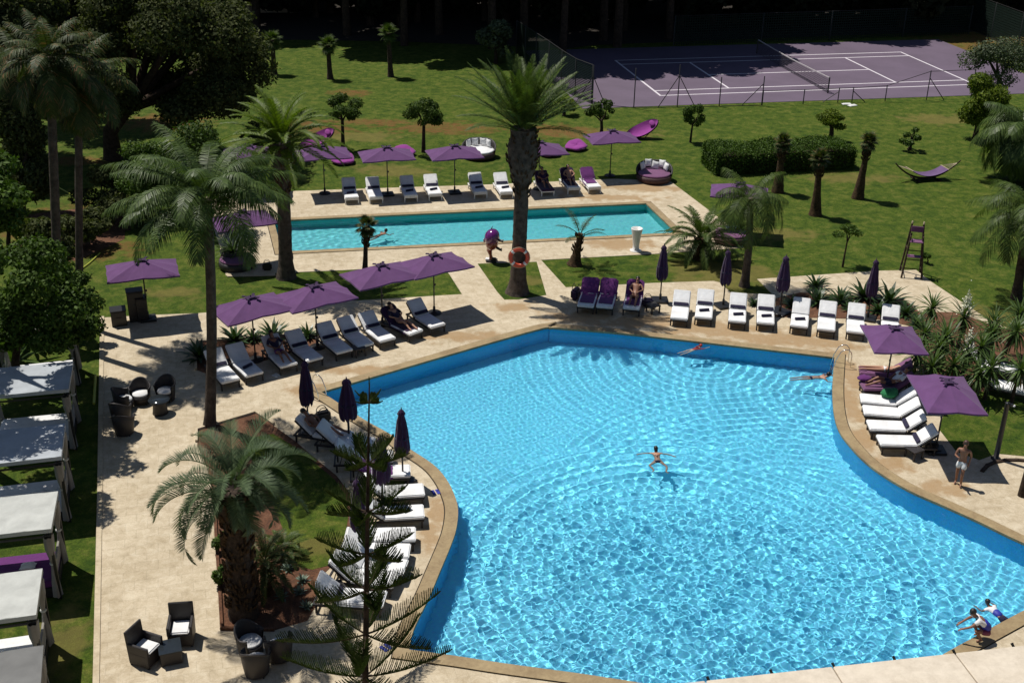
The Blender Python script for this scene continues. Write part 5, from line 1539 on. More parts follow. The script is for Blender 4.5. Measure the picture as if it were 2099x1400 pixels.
for i, (b, lb) in enumerate([((619, 1192), 'pale agave rosette nearest the curved lawn'), ((614, 1216), 'pale agave rosette below the one by the curved lawn'), ((590, 1168), 'pale agave rosette close to the cycad'), ((628, 1246), 'small pale agave at the bottom of the bed'), ((578, 1225), 'small agave right of the silver palm foot')]):
    B = G(*b); thing('agave', lb, 'plant', (B.x, B.y, 0.01), i, [('leaves', mk_quads('leaves', sword_quads(400 + i, 26, .24, .06, (1.4, .15), .3, .9), M['agave']), [])], 'agaves in the red soil')
B = G(548, 1215); tb = MB(); tb.tube([(0, 0, -.03), (0, 0, .5), (0, 0, 1.0)], [.17, .16, .13], 10)
thing('cycad', 'dark cycad with stiff feathery fronds right of the silver palm trunk', 'plant', (B.x, B.y, 0), 0, [('trunk', tb.mesh('trunk', M['boots']), []), ('crown', mk_quads('crown', palm_crown(77, 40, 1.05, (1.3, -.6), (.6, 1.3), 30, .17, .022, .25, .2, .5, rbase=.05, zspread=.5) + np.array([0, 0, 1.0]), M['frondd']), [])])
B = G(582, 1140); thing('cycad', 'smaller cycad between the silver palm and the curved lawn', 'plant', (B.x, B.y, 0), 0, [('crown', mk_quads('crown', palm_crown(78, 26, .8, (1.3, -.1), (.6, 1.4), 26, .15, .02, .25, .2, .5, rbase=.04, zspread=.2) + np.array([0, 0, .25]), M['frond']), [])])
# ------------------------------------------------------------------ people
def skin_mesh(name, chains, radii, mat, root=0, sub=1):
    """chains: dict id->pos ; edges list ; radii dict -> one continuous skinned mesh"""
    ids = list(chains['v'].keys()); ix = {k: i for i, k in enumerate(ids)}
    me = bpy.data.meshes.new(name + '_cage')
    me.from_pydata([tuple(chains['v'][k]) for k in ids], [(ix[a], ix[b]) for a, b in chains['e']], [])
    o = bpy.data.objects.new(name + '_cage', me); COL.objects.link(o)
    md = o.modifiers.new('s', 'SKIN'); md.use_smooth_shade = True
    for k in ids:
        sv = me.skin_vertices[0].data[ix[k]]; r = radii.get(k, 0.04)
        sv.radius = r if isinstance(r, tuple) else (r, r); sv.use_root = (k == 'pelvis')
    s2 = o.modifiers.new('u', 'SUBSURF'); s2.levels = sub; s2.render_levels = sub
    dg = bpy.context.evaluated_depsgraph_get(); dg.update()
    out = bpy.data.meshes.new_from_object(o.evaluated_get(dg)); out.name = name
    out.materials.clear(); out.materials.append(mat)
    out.polygons.foreach_set('use_smooth', [True] * len(out.polygons))
    bpy.data.objects.remove(o); bpy.data.meshes.remove(me)
    return out

def person(label, pos, rz, J, skin='skin', hair='hair', clothes=(), scale=1.0, hairlong=0.0, extra=None, z=0.0):
    """J: joint dict in metres (x right, y forward, z up): pelvis waist chest neck head headtop face_dir, L/R shoulder elbow wrist hip knee ankle toe"""
    v = {k: Vector(p) for k, p in J.items() if k not in ('face',)}
    face = Vector(J.get('face', (0, 1, 0))).normalized()
    e = [('pelvis', 'waist'), ('waist', 'chest'), ('chest', 'neck'), ('neck', 'head'), ('head', 'headtop')]
    rad = dict(pelvis=(.135, .105), waist=(.115, .09), chest=(.15, .105), neck=.052, head=.078, headtop=.062)
    hd = v['head'] + face * .075 + (v['headtop'] - v['head']) * -.1
    v['nose'] = hd + face * .03; e.append(('head', 'nose')); rad['nose'] = .014
    for s in 'LR':
        v[s + 'sh'] = Vector(J[s + 'sh']); 
        e += [('chest', s + 'sh'), (s + 'sh', s + 'el'), (s + 'el', s + 'wr'), ('pelvis', s + 'hip'), (s + 'hip', s + 'kn'), (s + 'kn', s + 'an'), (s + 'an', s + 'to')]
        rad.update({s + 'sh': .058, s + 'el': .042, s + 'wr': .028, s + 'hip': .085, s + 'kn': .058, s + 'an': .038, s + 'to': .028})
        d = (v[s + 'wr'] - v[s + 'el']).normalized(); u = Vector((0, 0, 1)) if abs(d.z) < .8 else Vector((0, 1, 0))
        sd = d.cross(u).normalized(); nn = sd.cross(d).normalized()
        pm = v[s + 'wr'] + d * .075; v[s + 'palm'] = pm; e.append((s + 'wr', s + 'palm')); rad[s + 'palm'] = (.036, .018)
        for f, (off, ln) in enumerate(((-.030, .060), (-.010, .075), (.011, .070), (.030, .055))):
            a = s + 'f%d' % f; v[a] = pm + d * ln * .5 + sd * off * 1.05; v[a + 't'] = pm + d * ln * .95 + sd * off * 1.15 - nn * .015
            e += [(s + 'palm', a), (a, a + 't')]; rad[a] = .0095; rad[a + 't'] = .008
        a = s + 'th'; v[a] = v[s + 'wr'] + d * .045 + sd * .052; e.append((s + 'wr', a)); rad[a] = .011
        v[a + 't'] = v[a] + d * .03 + sd * .012; e.append((a, a + 't')); rad[a + 't'] = .009
    body = skin_mesh('body', dict(v=v, e=e), rad, M[skin])
    kids = []
    # face and hair
    up = (v['headtop'] - v['head']).normalized(); rt = face.cross(up).normalized(); fc = up.cross(rt).normalized() * 1.0
    if fc.dot(face) < 0: fc = -fc
    hc = v['head'] + up * .045
    eyes = MB()
    for s in (-1, 1):
        ey = MB(); c = hc + fc * .073 + rt * s * .032 - up * .01; ey.ell(tuple(c), (.013, .013, .010), 8, 5); kids.append(('eye', ey.mesh('eye', M['hair']), []))
        er = MB(); c = hc + rt * s * .08 - up * .02; er.ell(tuple(c), (.012, .02, .03), 8, 5); kids.append(('ear', er.mesh('ear', M[skin]), []))
    mo = MB(); mo.ell(tuple(hc + fc * .078 - up * .062), (.024, .008, .007), 8, 5, rot=Matrix((rt, fc, up)).transposed()); kids.append(('mouth', mo.mesh('mouth', M['red']), []))
    hm = MB(); hm.ell(tuple(hc + up * .028 - fc * .022), (.092, .098, .098), 14, 9, rot=Matrix((rt, fc, up)).transposed(), lump=.04, seed=3)
    if hairlong: hm.tube([hc - fc * .06, hc - fc * .10 - up * .08, v['neck'] - fc * .10 - up * hairlong], [.085, .075, .035], 10)
    kids.append(('hair', hm.mesh('hair', M[hair]), []))
    for (nm, chain, rr, mat) in clothes:
        vv = {}; ee = []
        for a, b in chain:
            for k in (a, b):
                if isinstance(k, tuple): continue
                vv[k] = v[k]
            ee.append((a, b))
        r2 = {k: (tuple(q + rr for q in rad[k]) if isinstance(rad[k], tuple) else rad[k] + rr) for k in vv}
        for k in list(vv):
            if k.endswith('kn') and nm in ('shorts', 'briefs'): vv[k] = v[k[0] + 'hip'].lerp(v[k], .55 if nm == 'shorts' else .16); r2[k] = .082 + rr
            if k.endswith('el') and nm == 'swim_shirt': vv[k] = v[k[0] + 'sh'].lerp(v[k], .6); r2[k] = .05 + rr
            if k == 'waist' and nm in ('shorts', 'briefs'): vv[k] = v['pelvis'].lerp(v['waist'], .6 if nm == 'shorts' else .35)
            if k == 'chest' and nm == 'bikini_top': pass
        kids.append((nm, skin_mesh(nm, dict(v=vv, e=ee), r2, M[mat]), []))
    if extra: kids += extra(v)
    o = thing('person', label, 'person', (pos[0], pos[1], z), rz, [('body', body, kids)], None, scale=scale)
    for c in [o] + list(o.children_recursive):
        if c.type == 'MESH': c.cycles.is_caustics_receiver = True
    return o

SH = [('pelvis', 'waist'), ('pelvis', 'Lhip'), ('pelvis', 'Rhip'), ('Lhip', 'Lkn'), ('Rhip', 'Rkn')]
SL_ = [('chest', 'Lsh'), ('chest', 'Rsh'), ('Lsh', 'Lel'), ('Rsh', 'Rel')]
TS = [('pelvis', 'waist'), ('waist', 'chest'), ('chest', 'Lsh'), ('chest', 'Rsh'), ('Lsh', 'Lel'), ('Rsh', 'Rel')]
def stand(**k):
    J = dict(pelvis=(0, 0, .93), waist=(0, 0, 1.10), chest=(0, 0, 1.30), neck=(0, 0, 1.50), head=(0, .02, 1.60), headtop=(0, .01, 1.70), face=(0, 1, 0),
             Lsh=(-.18, 0, 1.41), Rsh=(.18, 0, 1.41), Lel=(-.24, -.02, 1.14), Rel=(.24, -.02, 1.14), Lwr=(-.25, .08, .91), Rwr=(.25, .08, .91),
             Lhip=(-.09, 0, .88), Rhip=(.09, 0, .88), Lkn=(-.10, .02, .48), Rkn=(.10, .02, .48), Lan=(-.10, -.01, .08), Ran=(.10, -.01, .08), Lto=(-.11, .16, .03), Rto=(.11, .16, .03))
    J.update(k); return J
WZ = -0.10
# walking man on the right
p = G(1963, 994)
person('person in pale shorts walking bare chested through umbrella shade at the right', p, R(150), stand(Lkn=(-.10, .18, .50), Lan=(-.10, .06, .12), Lto=(-.11, .20, .05), Ran=(.10, -.12, .09), Rkn=(.10, -.02, .48), Rto=(.11, .04, .03), Lel=(-.24, -.10, 1.16), Lwr=(-.22, .02, .95), Rel=(.25, .08, 1.16), Rwr=(.16, .26, 1.22)), 'skin2', 'hairb', [('shorts', SH, .02, 'white')], scale=.92)
# waiter in white under the far left umbrella
p = G(476, 384)
person('person in a white shirt and trousers standing under the far left umbrella', p, R(190), stand(Lwr=(-.08, .22, 1.12), Rwr=(.08, .22, 1.12), Lel=(-.26, .02, 1.14), Rel=(.26, .02, 1.14)), 'skin2', 'hair', [('shirt', TS, .02, 'white'), ('trousers', [('pelvis', 'waist'), ('pelvis', 'Lhip'), ('pelvis', 'Rhip'), ('Lhip', 'Lkn'), ('Rhip', 'Rkn'), ('Lkn', 'Lan'), ('Rkn', 'Ran')], .02, 'white')])
# centre swimmer (seen from behind, breast stroke)
p = G(1345, 928, WZ)
SW = dict(pelvis=(0, -.52, -.07), waist=(0, -.34, -.035), chest=(0, -.12, 0.01), neck=(0, .10, .05), head=(0, .17, .12), headtop=(0, .20, .22), face=(0, 1, .1),
          Lsh=(-.19, 0, .02), Rsh=(.19, 0, .02), Lel=(-.46, .03, -.02), Rel=(.46, -.06, -.02), Lwr=(-.70, -.02, -.06), Rwr=(.70, -.16, -.06),
          Lhip=(-.10, -.58, -.09), Rhip=(.10, -.58, -.09), Lkn=(-.40, -.82, -.18), Rkn=(.34, -.92, -.18), Lan=(-.22, -1.16, -.22), Ran=(.26, -1.30, -.22), Lto=(-.34, -1.28, -.24), Rto=(.34, -1.42, -.24))
person('person swimming away in the middle of the big pool, dark bikini', (p.x, p.y, 0), R(2), SW, 'skin', 'hair', [('briefs', SH, .012, 'navy')], z=WZ - .045, hairlong=.08, scale=.78)
# red capped swimmer near far edge, swimmer holding right wall, lap pool swimmer
FL = dict(SW); FL.update(Lwr=(-.2, .62, -.02), Lel=(-.24, .34, 0), Rwr=(.2, .62, -.02), Rel=(.24, .34, 0), Lkn=(-.12, -1.0, -.16), Rkn=(.12, -1.0, -.16), Lan=(-.12, -1.4, -.2), Ran=(.12, -1.4, -.2), Lto=(-.14, -1.55, -.22), Rto=(.14, -1.55, -.22))
AR = dict(FL); AR.update(Lel=(-.36, .06, -.08), Rel=(.36, .06, -.08), Lwr=(-.32, .34, -.12), Rwr=(.32, .34, -.12), Lkn=(-.16, -.98, -.22), Rkn=(.10, -1.0, -.16), Lan=(-.13, -1.36, -.3), Ran=(.12, -1.4, -.22), Lto=(-.14, -1.5, -.34), Rto=(.14, -1.55, -.24))
p = G(1432, 712, WZ); person('person with red hair covering floating by the far edge of the big pool', (p.x, p.y, 0), R(-60), FL, 'skin3', 'red', [('shirt', TS, .015, 'red')], z=WZ - .06, scale=.62)
p = G(1690, 772, WZ); person('person swimming up to the right wall below the chrome ladder', (p.x, p.y, 0), R(-90), AR, 'skin', 'hair', [('briefs', SH, .012, 'navy')], z=WZ - .05, scale=.85)
p = G(787, 478, WZ); person('person swimming alone in the turquoise lap pool', (p.x, p.y, 0), R(-40), AR, 'skin2', 'hair', [('briefs', SH, .012, 'navy')], z=WZ - .05, scale=.85)
# two children at the near right corner
p = G(2030, 1247, WZ); person('child in a white and blue swim shirt floating beside the crouching child', (p.x, p.y, 0), heading((2060, 1268), (2010, 1232), 0) - PI / 2, AR, 'skin2', 'hair', [('swim_shirt', TS, .015, 'white'), ('vest', [('pelvis', 'waist'), ('waist', 'chest')], .045, 'blue'), ('shorts', SH, .018, 'navy')], z=WZ + .01, scale=.76)
CRH = dict(pelvis=(0, -.18, .34), waist=(0, -.10, .50), chest=(0, .08, .68), neck=(0, .26, .80), head=(0, .34, .88), headtop=(0, .38, .97), face=(0, 1, -.15),
           Lsh=(-.16, .17, .74), Rsh=(.16, .17, .74), Lel=(-.23, .38, .58), Rel=(.20, .38, .56), Lwr=(-.20, .60, .46), Rwr=(.14, .58, .42),
           Lhip=(-.10, -.16, .32), Rhip=(.10, -.16, .32), Lkn=(-.15, .24, .40), Rkn=(.15, .24, .40), Lan=(-.14, -.02, .07), Ran=(.14, -.02, .07), Lto=(-.15, .15, .03), Rto=(.15, .15, .03))
p = G(2008, 1311); person('child in a blue and maroon swim shirt crouching on the pool edge, arms out', (p.x, p.y, 0), R(84), CRH, 'skin2', 'hair', [('swim_shirt', TS, .018, 'white'), ('vest', [('pelvis', 'waist'), ('waist', 'chest')], .05, 'blue'), ('shorts', SH, .02, 'maroon')], z=.024, scale=.90)
# sunbathers: lounger local frame has x from foot to head
def lying(prone=False, sit=False):
    if prone:
        return dict(pelvis=(0, .95, .50), waist=(0, 1.13, .50), chest=(0, 1.33, .56), neck=(0, 1.52, .66), head=(0, 1.60, .72), headtop=(0, 1.68, .78), face=(0, .6, -.5),
                    Lsh=(-.18, 1.44, .60), Rsh=(.18, 1.44, .60), Lel=(-.28, 1.55, .66), Rel=(.28, 1.55, .66), Lwr=(-.10, 1.72, .78), Rwr=(.10, 1.72, .78),
                    Lhip=(-.09, .88, .49), Rhip=(.09, .88, .49), Lkn=(-.10, .48, .48), Rkn=(.10, .48, .48), Lan=(-.10, .08, .47), Ran=(.10, .08, .47), Lto=(-.1, -.06, .44), Rto=(.1, -.06, .44))
    b = dict(pelvis=(0, 1.06, .52), waist=(0, 1.22, .60), chest=(0, 1.38, .76), neck=(0, 1.52, .92), head=(0, 1.58, 1.0), headtop=(0, 1.66, 1.08), face=(0, -.6, .6),
             Lsh=(-.18, 1.46, .84), Rsh=(.18, 1.46, .84), Lel=(-.30, 1.28, .70), Rel=(.30, 1.28, .70), Lwr=(-.14, 1.10, .66), Rwr=(.14, 1.12, .66),
             Lhip=(-.09, 1.0, .50), Rhip=(.09, 1.0, .50), Lkn=(-.11, .62, .66), Rkn=(.11, .60, .60), Lan=(-.12, .30, .47), Ran=(.12, .22, .47), Lto=(-.13, .16, .45), Rto=(.13, .08, .45))
    return b
def on_lounger(foot, hinge, label, skin, hair, clothes, prone=False, scale=1.0, hairlong=0.0, ang=None):
    a = heading(foot, hinge) if ang is None else ang; p = G(foot[0], foot[1], .4)
    return person(label, (p.x, p.y, 0), a - PI / 2, lying(prone), skin, hair, clothes, scale=scale, hairlong=hairlong)
BR = ('briefs', SH, .014, 'navy')
on_lounger((854, 680), (819, 663), 'person in dark clothes reclining on a lounger under the left umbrellas', 'skin', 'hair', [BR, ('shirt', TS, .015, 'navy')], hairlong=.15)
on_lounger((592.5, 747), (567, 722), 'person in purple and pink reclining on the shaded left lounger', 'skin2', 'hair', [('shorts', SH, .015, 'towel'), ('shirt', TS, .015, 'navy')], hairlong=.15)
on_lounger((1177.6, 384), (1168.4, 371.8), 'sunburnt person reclining on the far row lounger with a dark towel', 'skin', 'hairb', [('shorts', SH, .015, 'maroon')])
on_lounger((1294, 631), (1302.6, 608), 'person lying on the purple towel beside the double purple loungers', 'skin2', 'hair', [BR], hairlong=.1)
on_lounger((1762, 756), (1837, 763), 'person in white briefs lying on the topmost lounger right of the pool', 'skin', 'hairb', [('briefs', SH, .014, 'white')], prone=True)
on_lounger((1766, 788.6), (1839, 788.6), 'person with a pale hat on the dark lounger right of the pool', 'skin2', 'hair', [('shorts', SH, .018, 'navy'), ('shirt', TS, .018, 'white')])
on_lounger((717, 893), (666, 884), 'person reclining among towels on the first lounger left of the pool', 'skin2', 'hair', [('shorts', SH, .015, 'navy')])
on_lounger((1124, 388.5), (1115, 376), 'person in dark clothes on the shaded far lounger right of the thick palm', 'skin2', 'hair', [('shorts', SH, .015, 'navy'), ('shirt', TS, .015, 'purple2')])
# ------------------------------------------------------------------ loungers
GL = 'loungers in the row left of the pool under purple umbrellas'
LL = [((898.7, 666.5), (866, 646), 'white lounger at the right end of the left umbrella row', 1),
      ((854, 680), (819, 663), 'lounger with a reclining person in dark clothes, second from the right of the left row', 0),
      ((795.7, 695), (764, 671.5), 'white lounger third from the right in the left row, sunlit patch on its foot', 1),
      ((750, 706), (720, 681.6), 'white lounger half in sun, right of the low black table', 1),
      ((707, 718.5), (677, 694), 'white lounger left of the low black table in the left row', 1),
      ((646, 735), (614, 710), 'white lounger right of the person in purple in the left row', 1),
      ((592.5, 747), (567, 722), 'lounger under the person in purple and pink', 0),
      ((522, 765.6), (493.5, 739), 'white lounger with a folded dark towel, second from the left of the left row', 0),
      ((473, 779), (446.5, 749), 'sunlit white lounger behind the slender palm, leftmost of the left row', 1)]
for f, h, lb, br in LL: lounger(f, h, lb, GL, 'dark', 'white', bool(br))
GF = 'loungers in the far row behind the lap pool'
FR = [((721.4, 404.4), (715.7, 387.2), 'white lounger leftmost of the far row', 1, 'white'), ((771.5, 403), (765, 387), 'white lounger with one sunlit side, second from the left of the far row', 1, 'white'),
      ((843, 400), (835.8, 383), 'shaded white lounger third from the left of the far row', 1, 'white'), ((893, 397), (883.6, 380), 'fully sunlit white lounger fourth from the left of the far row', 1, 'white'),
      ((986, 393), (977, 375.8), 'shaded white lounger left of the thick palm in the far row', 1, 'white'), ((1039, 393), (1030.7, 372.6), 'sunlit white lounger just left of the thick palm trunk', 1, 'white'),
      ((1124, 388.5), (1115, 376), 'dark covered lounger just right of the thick palm trunk', 0, 'purple2'), ((1177.6, 384), (1168.4, 371.8), 'far lounger under the sunburnt person', 0, 'white'), ((1220, 383), (1212.6, 370), 'far lounger with a purple back nearest the round daybed', 0, 'white')]
for f, h, lb, br, cu in FR: lounger(f, h, lb, GF, 'white', cu, bool(br), ang=R(103))
GR = 'loungers in the row at the far edge of the big pool'
RR = [((1200, 626), (1207, 604), 'left lounger of the purple covered pair by the walkway', 0), ((1239, 628), (1245.5, 604), 'right lounger of the purple covered pair by the walkway', 0), ((1294, 631), (1302.6, 608), 'lounger under the person on the purple towel', 0),
      ((1392, 652), (1394, 628), 'white lounger leftmost of the white row, just right of a folded umbrella', 1), ((1442, 650), (1445, 621), 'white lounger second in the white row', 1), ((1511, 658), (1516, 629.6), 'white lounger third in the white row, shadow across its back', 1),
      ((1569.5, 661.5), (1573, 633), 'white lounger fourth in the white row', 1), ((1638, 668), (1641.7, 641), 'white lounger fifth in the white row, plain shaded corner', 0), ((1693.7, 675), (1695.4, 646), 'white lounger sixth in the white row', 1),
      ((1754, 680), (1755.8, 651), 'white lounger seventh in the white row', 1), ((1826, 683), (1829, 660), 'white lounger rightmost of the white row, beside the plants', 1)]
for f, h, lb, br in RR: lounger(f, h, lb, GR, 'dark', 'white', bool(br), ang=R(80 if f[0] < 1600 else 76))
GC = 'loungers side on at the right side of the pool'
RC = [((1762, 756), (1837, 763), 'topmost lounger right of the pool, under the sunbather', 0, 'plum'), ((1766, 788.6), (1839, 788.6), 'dark purple lounger second from the top right of the pool', 0, 'plum'),
      ((1764, 814), (1837, 821), 'white lounger under the green towel', 0, 'white'), ((1770, 838), (1841, 844), 'white lounger just below the one with the green towel', 0, 'white'),
      ((1780, 869), (1854, 872), 'white lounger with a dark hinge bar, second from the bottom right of the pool', 1, 'white'), ((1801, 900), (1878, 902), 'lowest white lounger right of the pool, back shaded by the umbrella', 1, 'white')]
for f, h, lb, br, cu in RC: lounger(f, h, lb, GC, 'dark', cu, bool(br), tilt=40)
GD = 'loungers side on along the left side of the pool'
DC = [((717, 893), (666, 884), 'first lounger left of the pool, in front of the folded umbrella', 0, 'white'), ((764, 906), (700, 899), 'white lounger behind the tip of the pine, second on the left side', 0, 'white'),
      ((806, 932), (735, 934), 'white lounger third on the left side of the pool', 0, 'white'), ((841, 962), (762, 965), 'lounger with the purple cover on the left side of the pool', 0, 'white'),
      ((869, 1001), (796, 1006), 'white lounger just below the purple covered one', 0, 'white'), ((869, 1045), (795, 1049), 'white lounger level with the widest bend of the pool', 1, 'white'),
      ((852, 1092), (778, 1094), 'white lounger with a shadow on its top edge, below the pool bend', 0, 'white'), ((840, 1127), (764, 1125), 'white lounger right below the one with the shadowed edge', 0, 'white'),
      ((832, 1160), (758, 1152), 'white lounger third from the bottom behind the pine', 0, 'white'), ((812, 1186), (740, 1176), 'white lounger second from the bottom behind the pine', 0, 'white'), ((789, 1225), (708, 1219), 'nearest white lounger at the bottom of the left side', 1, 'white')]
for f, h, lb, br, cu in DC: lounger(f, h, lb, GD, 'dark', cu, bool(br), tilt=42)
lounger((2085, 757), (2050, 747), 'white lounger half hidden by the yuccas at the right edge', 'hidden loungers at the right edge', ang=R(150))
lounger((2112, 800), (2078, 786), 'dark framed lounger lowest behind the yuccas at the right edge', 'hidden loungers at the right edge', ang=R(150))

towel_on((1200, 626), (1207, 604), 'purple towel over the left lounger of the purple pair', ang=R(80), seed=1)
towel_on((1239, 628), (1245.5, 604), 'purple towel over the right lounger of the purple pair', ang=R(80), seed=2)
towel_on((1294, 631), (1302.6, 608), 'purple towel under the sunbather right of the purple pair', ang=R(80), seed=3)
towel_on((1220, 383), (1212.6, 370), 'purple towel over the back of the far lounger by the round daybed', ang=R(103), seed=4, full=False)
towel_on((1177.6, 384), (1168.4, 371.8), 'dark towel under the sunburnt person in the far row', 'purple2', ang=R(103), seed=5)
towel_on((854, 680), (819, 663), 'dark purple towel under the reclining person in the left row', 'purple2', seed=6)
towel_on((841, 962), (762, 965), 'purple towel over the lounger left of the pool', seed=7, full=False)
towel_on((1762, 756), (1837, 763), 'purple towel under the sunbather in white briefs', 'plum', seed=8)
towel_on((789, 1225), (708, 1219), 'white towel on the nearest lounger at the bottom left of the pool', 'white', seed=9)
for f, h, lb, o in [((1442, 650), (1445, 621), 'dark rolled towel on the second lounger of the white row', 0), ((1511, 658), (1516, 629.6), 'dark rolled towel on the third lounger of the white row', 0), ((1569.5, 661.5), (1573, 633), 'dark rolled towel on the fourth lounger of the white row', 0), ((1638, 668), (1641.7, 641), 'dark rolled towel on the fifth lounger of the white row', 0),
                    ((721.4, 404.4), (715.7, 387.2), 'dark rolled towel on the leftmost far lounger', 0), ((843, 400), (835.8, 383), 'dark rolled towel on the third far lounger', 0), ((893, 397), (883.6, 380), 'dark rolled towel on the sunlit fourth far lounger', 0), ((986, 393), (977, 375.8), 'dark rolled towel on the far lounger left of the thick palm', 0), ((1039, 393), (1030.7, 372.6), 'dark rolled towel beside the thick palm trunk', 0),
                    ((522, 765.6), (493.5, 739), 'dark folded towel on the second lounger from the left', 0)]:
    roll_on(f, h, lb, .62, .35, o)
mb = MB(); mb.ell((0, 0, .13), (.30, .26, .16), 16, 10, lump=.14, seed=5); mb.ell((.16, .05, .2), (.14, .14, .12), 12, 8, lump=.15, seed=6)
p = G(1823, 812, .42); single('towel', 'bunched green towel on the white lounger right of the pool', 'towel', mb.mesh('towel', M['green']), (p.x, p.y, .40))
mb = MB(); mb.ell((0, 0, .09), (.26, .20, .11), 16, 10, lump=.18, seed=7)
p = G(1772, 779, .42); single('towel', 'crumpled purple towel at the foot of the dark lounger right of the pool', 'towel', mb.mesh('towel', M['towel']), (p.x, p.y, .405))
def bag(px, label, mat, z=0.0, s=1.0, rz=0.0):
    b = MB(); b.box((0, 0, .15), (.36, .20, .28), .05, None, 2); h = MB()
    for y in (-.07, .07): h.tube([(.12 * math.cos(t), y, .28 + .13 * math.sin(t)) for t in np.linspace(0, PI, 9)], .010, 5)
    p = G(px[0], px[1], z); thing('bag', label, 'bag', (p.x, p.y, z), rz, [('bag_body', b.mesh('bag_body', M[mat]), []), ('handle', h.mesh('handle', M['black']), [])], scale=s)
bag((662, 866), 'large dark woven beach bag beside the first lounger left of the pool', 'wicker', 0.0, 1.5, .5)
bag((1180, 612), 'dark bag standing left of the purple lounger pair', 'purple2', 0, 1.6, 1.2)
bag((1327, 628), 'dark bag with pale cloth between the sunbather and folded umbrella', 'navy', 0, 1.3)
bag((1906, 925), 'black bag in the umbrella shade at the right', 'black', 0, 1.3)
bag((548, 560 - 6), 'small black loudspeaker box on the paving left of the bright palm', 'black', 0, 1.15, .2)

# ------------------------------------------------------------------ umbrellas
G1 = 'open purple umbrellas over the left lounger row'
umbrella((890, 642), None, 'open purple umbrella farthest right over the left lounger row', G1, 33)
umbrella((784, 665), None, 'open purple umbrella second from the right over the left row', G1, 33)
umbrella((651, 712), None, 'open purple umbrella third from the right over the left row', G1, 35)
umbrella((524, 738), None, 'open purple umbrella leftmost over the left row beside the slender palm', G1, 37)
umbrella((304, 655), None, 'open purple umbrella alone over the black boxes on the left terrace', 'lone open umbrellas', 19, bs='block')
G2 = 'open purple umbrellas along the far lounger row'
umbrella((666, 397), None, 'far purple umbrella just right of the bright palm', G2, 16)
umbrella((795, 400), None, 'far purple umbrella second right of the bright palm', G2, 15, bs='block')
umbrella((932, 396), None, 'far purple umbrella left of the thick palm', G2, 16, bs='block')
umbrella((1104, 388), None, 'far purple umbrella mostly hidden behind the thick palm', G2, 16)
umbrella((1250, 361), None, 'far purple umbrella at the right end of the far row', G2, 14)
umbrella((517, 396), None, 'far purple umbrella left of the bright palm with a figure beneath', G2, 8)
umbrella((505, 545), None, 'purple umbrella mostly hidden by the slender palm crown', 'lone open umbrellas', 30)
umbrella((1507, 480), None, 'purple umbrella hidden behind the thin hanging fronds at right', 'lone open umbrellas', -10)
G3 = 'open purple umbrellas right of the pool'
umbrella((1814, 803), None, 'open purple umbrella over the upper loungers right of the pool', G3, 88, scale=(.86, 1.0, 1.0))
umbrella((1917, 925), None, 'large open purple umbrella over the lower loungers right of the pool', G3, 88, bs='block', scale=(.98, 1.0, 1.02))
for i, (b, lb, s) in enumerate([((1353, 617), 'folded umbrella leftmost behind the white row', 1), ((1482, 628), 'folded umbrella second behind the white row, before the palm', 1), ((1598, 641), 'folded umbrella third behind the white row, widest skirt', 1), ((1778, 654), 'folded umbrella rightmost behind the white row among plants', 1.04),
                                ((633, 885), 'folded umbrella farthest on the left side of the pool', 1.06), ((716, 910), 'folded umbrella with a wide dark skirt beside the pool corner', .96), ((826, 988), 'folded umbrella nearest the water on the left side', 1.03), ((785, 1045), 'folded umbrella half hidden by the pine trunk', 1.0), ((738, 1148), 'folded purple umbrella nearest, left of the pine trunk', 1.06)]):
    closed(b, lb, i, 'purple2', i * .4, s, 1.3 if i in (5,) else (1.15 if i in (2, 7) else 1.0))

# ------------------------------------------------------------------ chairs, tables
GT = 'dark tub chairs with white cushions'
for b, a, lb in [((290, 826), 10, 'dark tub chair with a shaded cushion, left of the two behind the small table'), ((341, 820), -6, 'dark tub chair right of the two behind the small table'), ((256, 838), 110, 'dark tub chair turned right, upper one at the path edge'),
                 ((250, 862), 170, 'dark tub chair in the middle at the path edge'), ((256, 888), 185, 'dark tub chair nearest at the path edge, seen from behind'),
                 ((527, 1378), 180, 'dark tub chair with its back to the camera at the bottom'), ((573, 1347), 200, 'dark tub chair with a big white cushion beside the pine branches'), ((515, 1338), 60, 'dark tub chair turned left behind the other two at the bottom')]:
    p = G(*b); thing('tub_chair', lb, 'chair', p, R(a), tubchair_parts(), GT)
GS = 'square wicker armchairs on the path'
for b, a, lb in [((302, 1352), 68, 'square black wicker armchair left of the low cube table'), ((374, 1312), 8, 'square black wicker armchair behind the low cube table')]:
    p = G(*b); thing('armchair', lb, 'armchair', p, R(a), squarechair_parts(), GS)
p = G(351, 1350); thing('cube_table', 'low black wicker cube table between the two square armchairs', 'table', p, R(20), cubetable_parts())
p = G(329, 846); thing('side_table', 'small dark glass topped table by the tub chairs on the path', 'table', p, R(40), roundtable_parts())
for b, lb in [((736, 728), 'low black table between two loungers of the left row'), ((1872, 938), 'low black table below the lowest lounger right of the pool'), ((600, 716), 'low black table behind the person in purple'), ((690, 1222), 'low black table beside the nearest left lounger'), ((1338, 640), 'low dark table right of the sunbather on the purple towel')]:
    p = G(*b); thing('low_table', lb, 'table', p, R(30), lowtable_parts(), 'low black tables beside loungers')

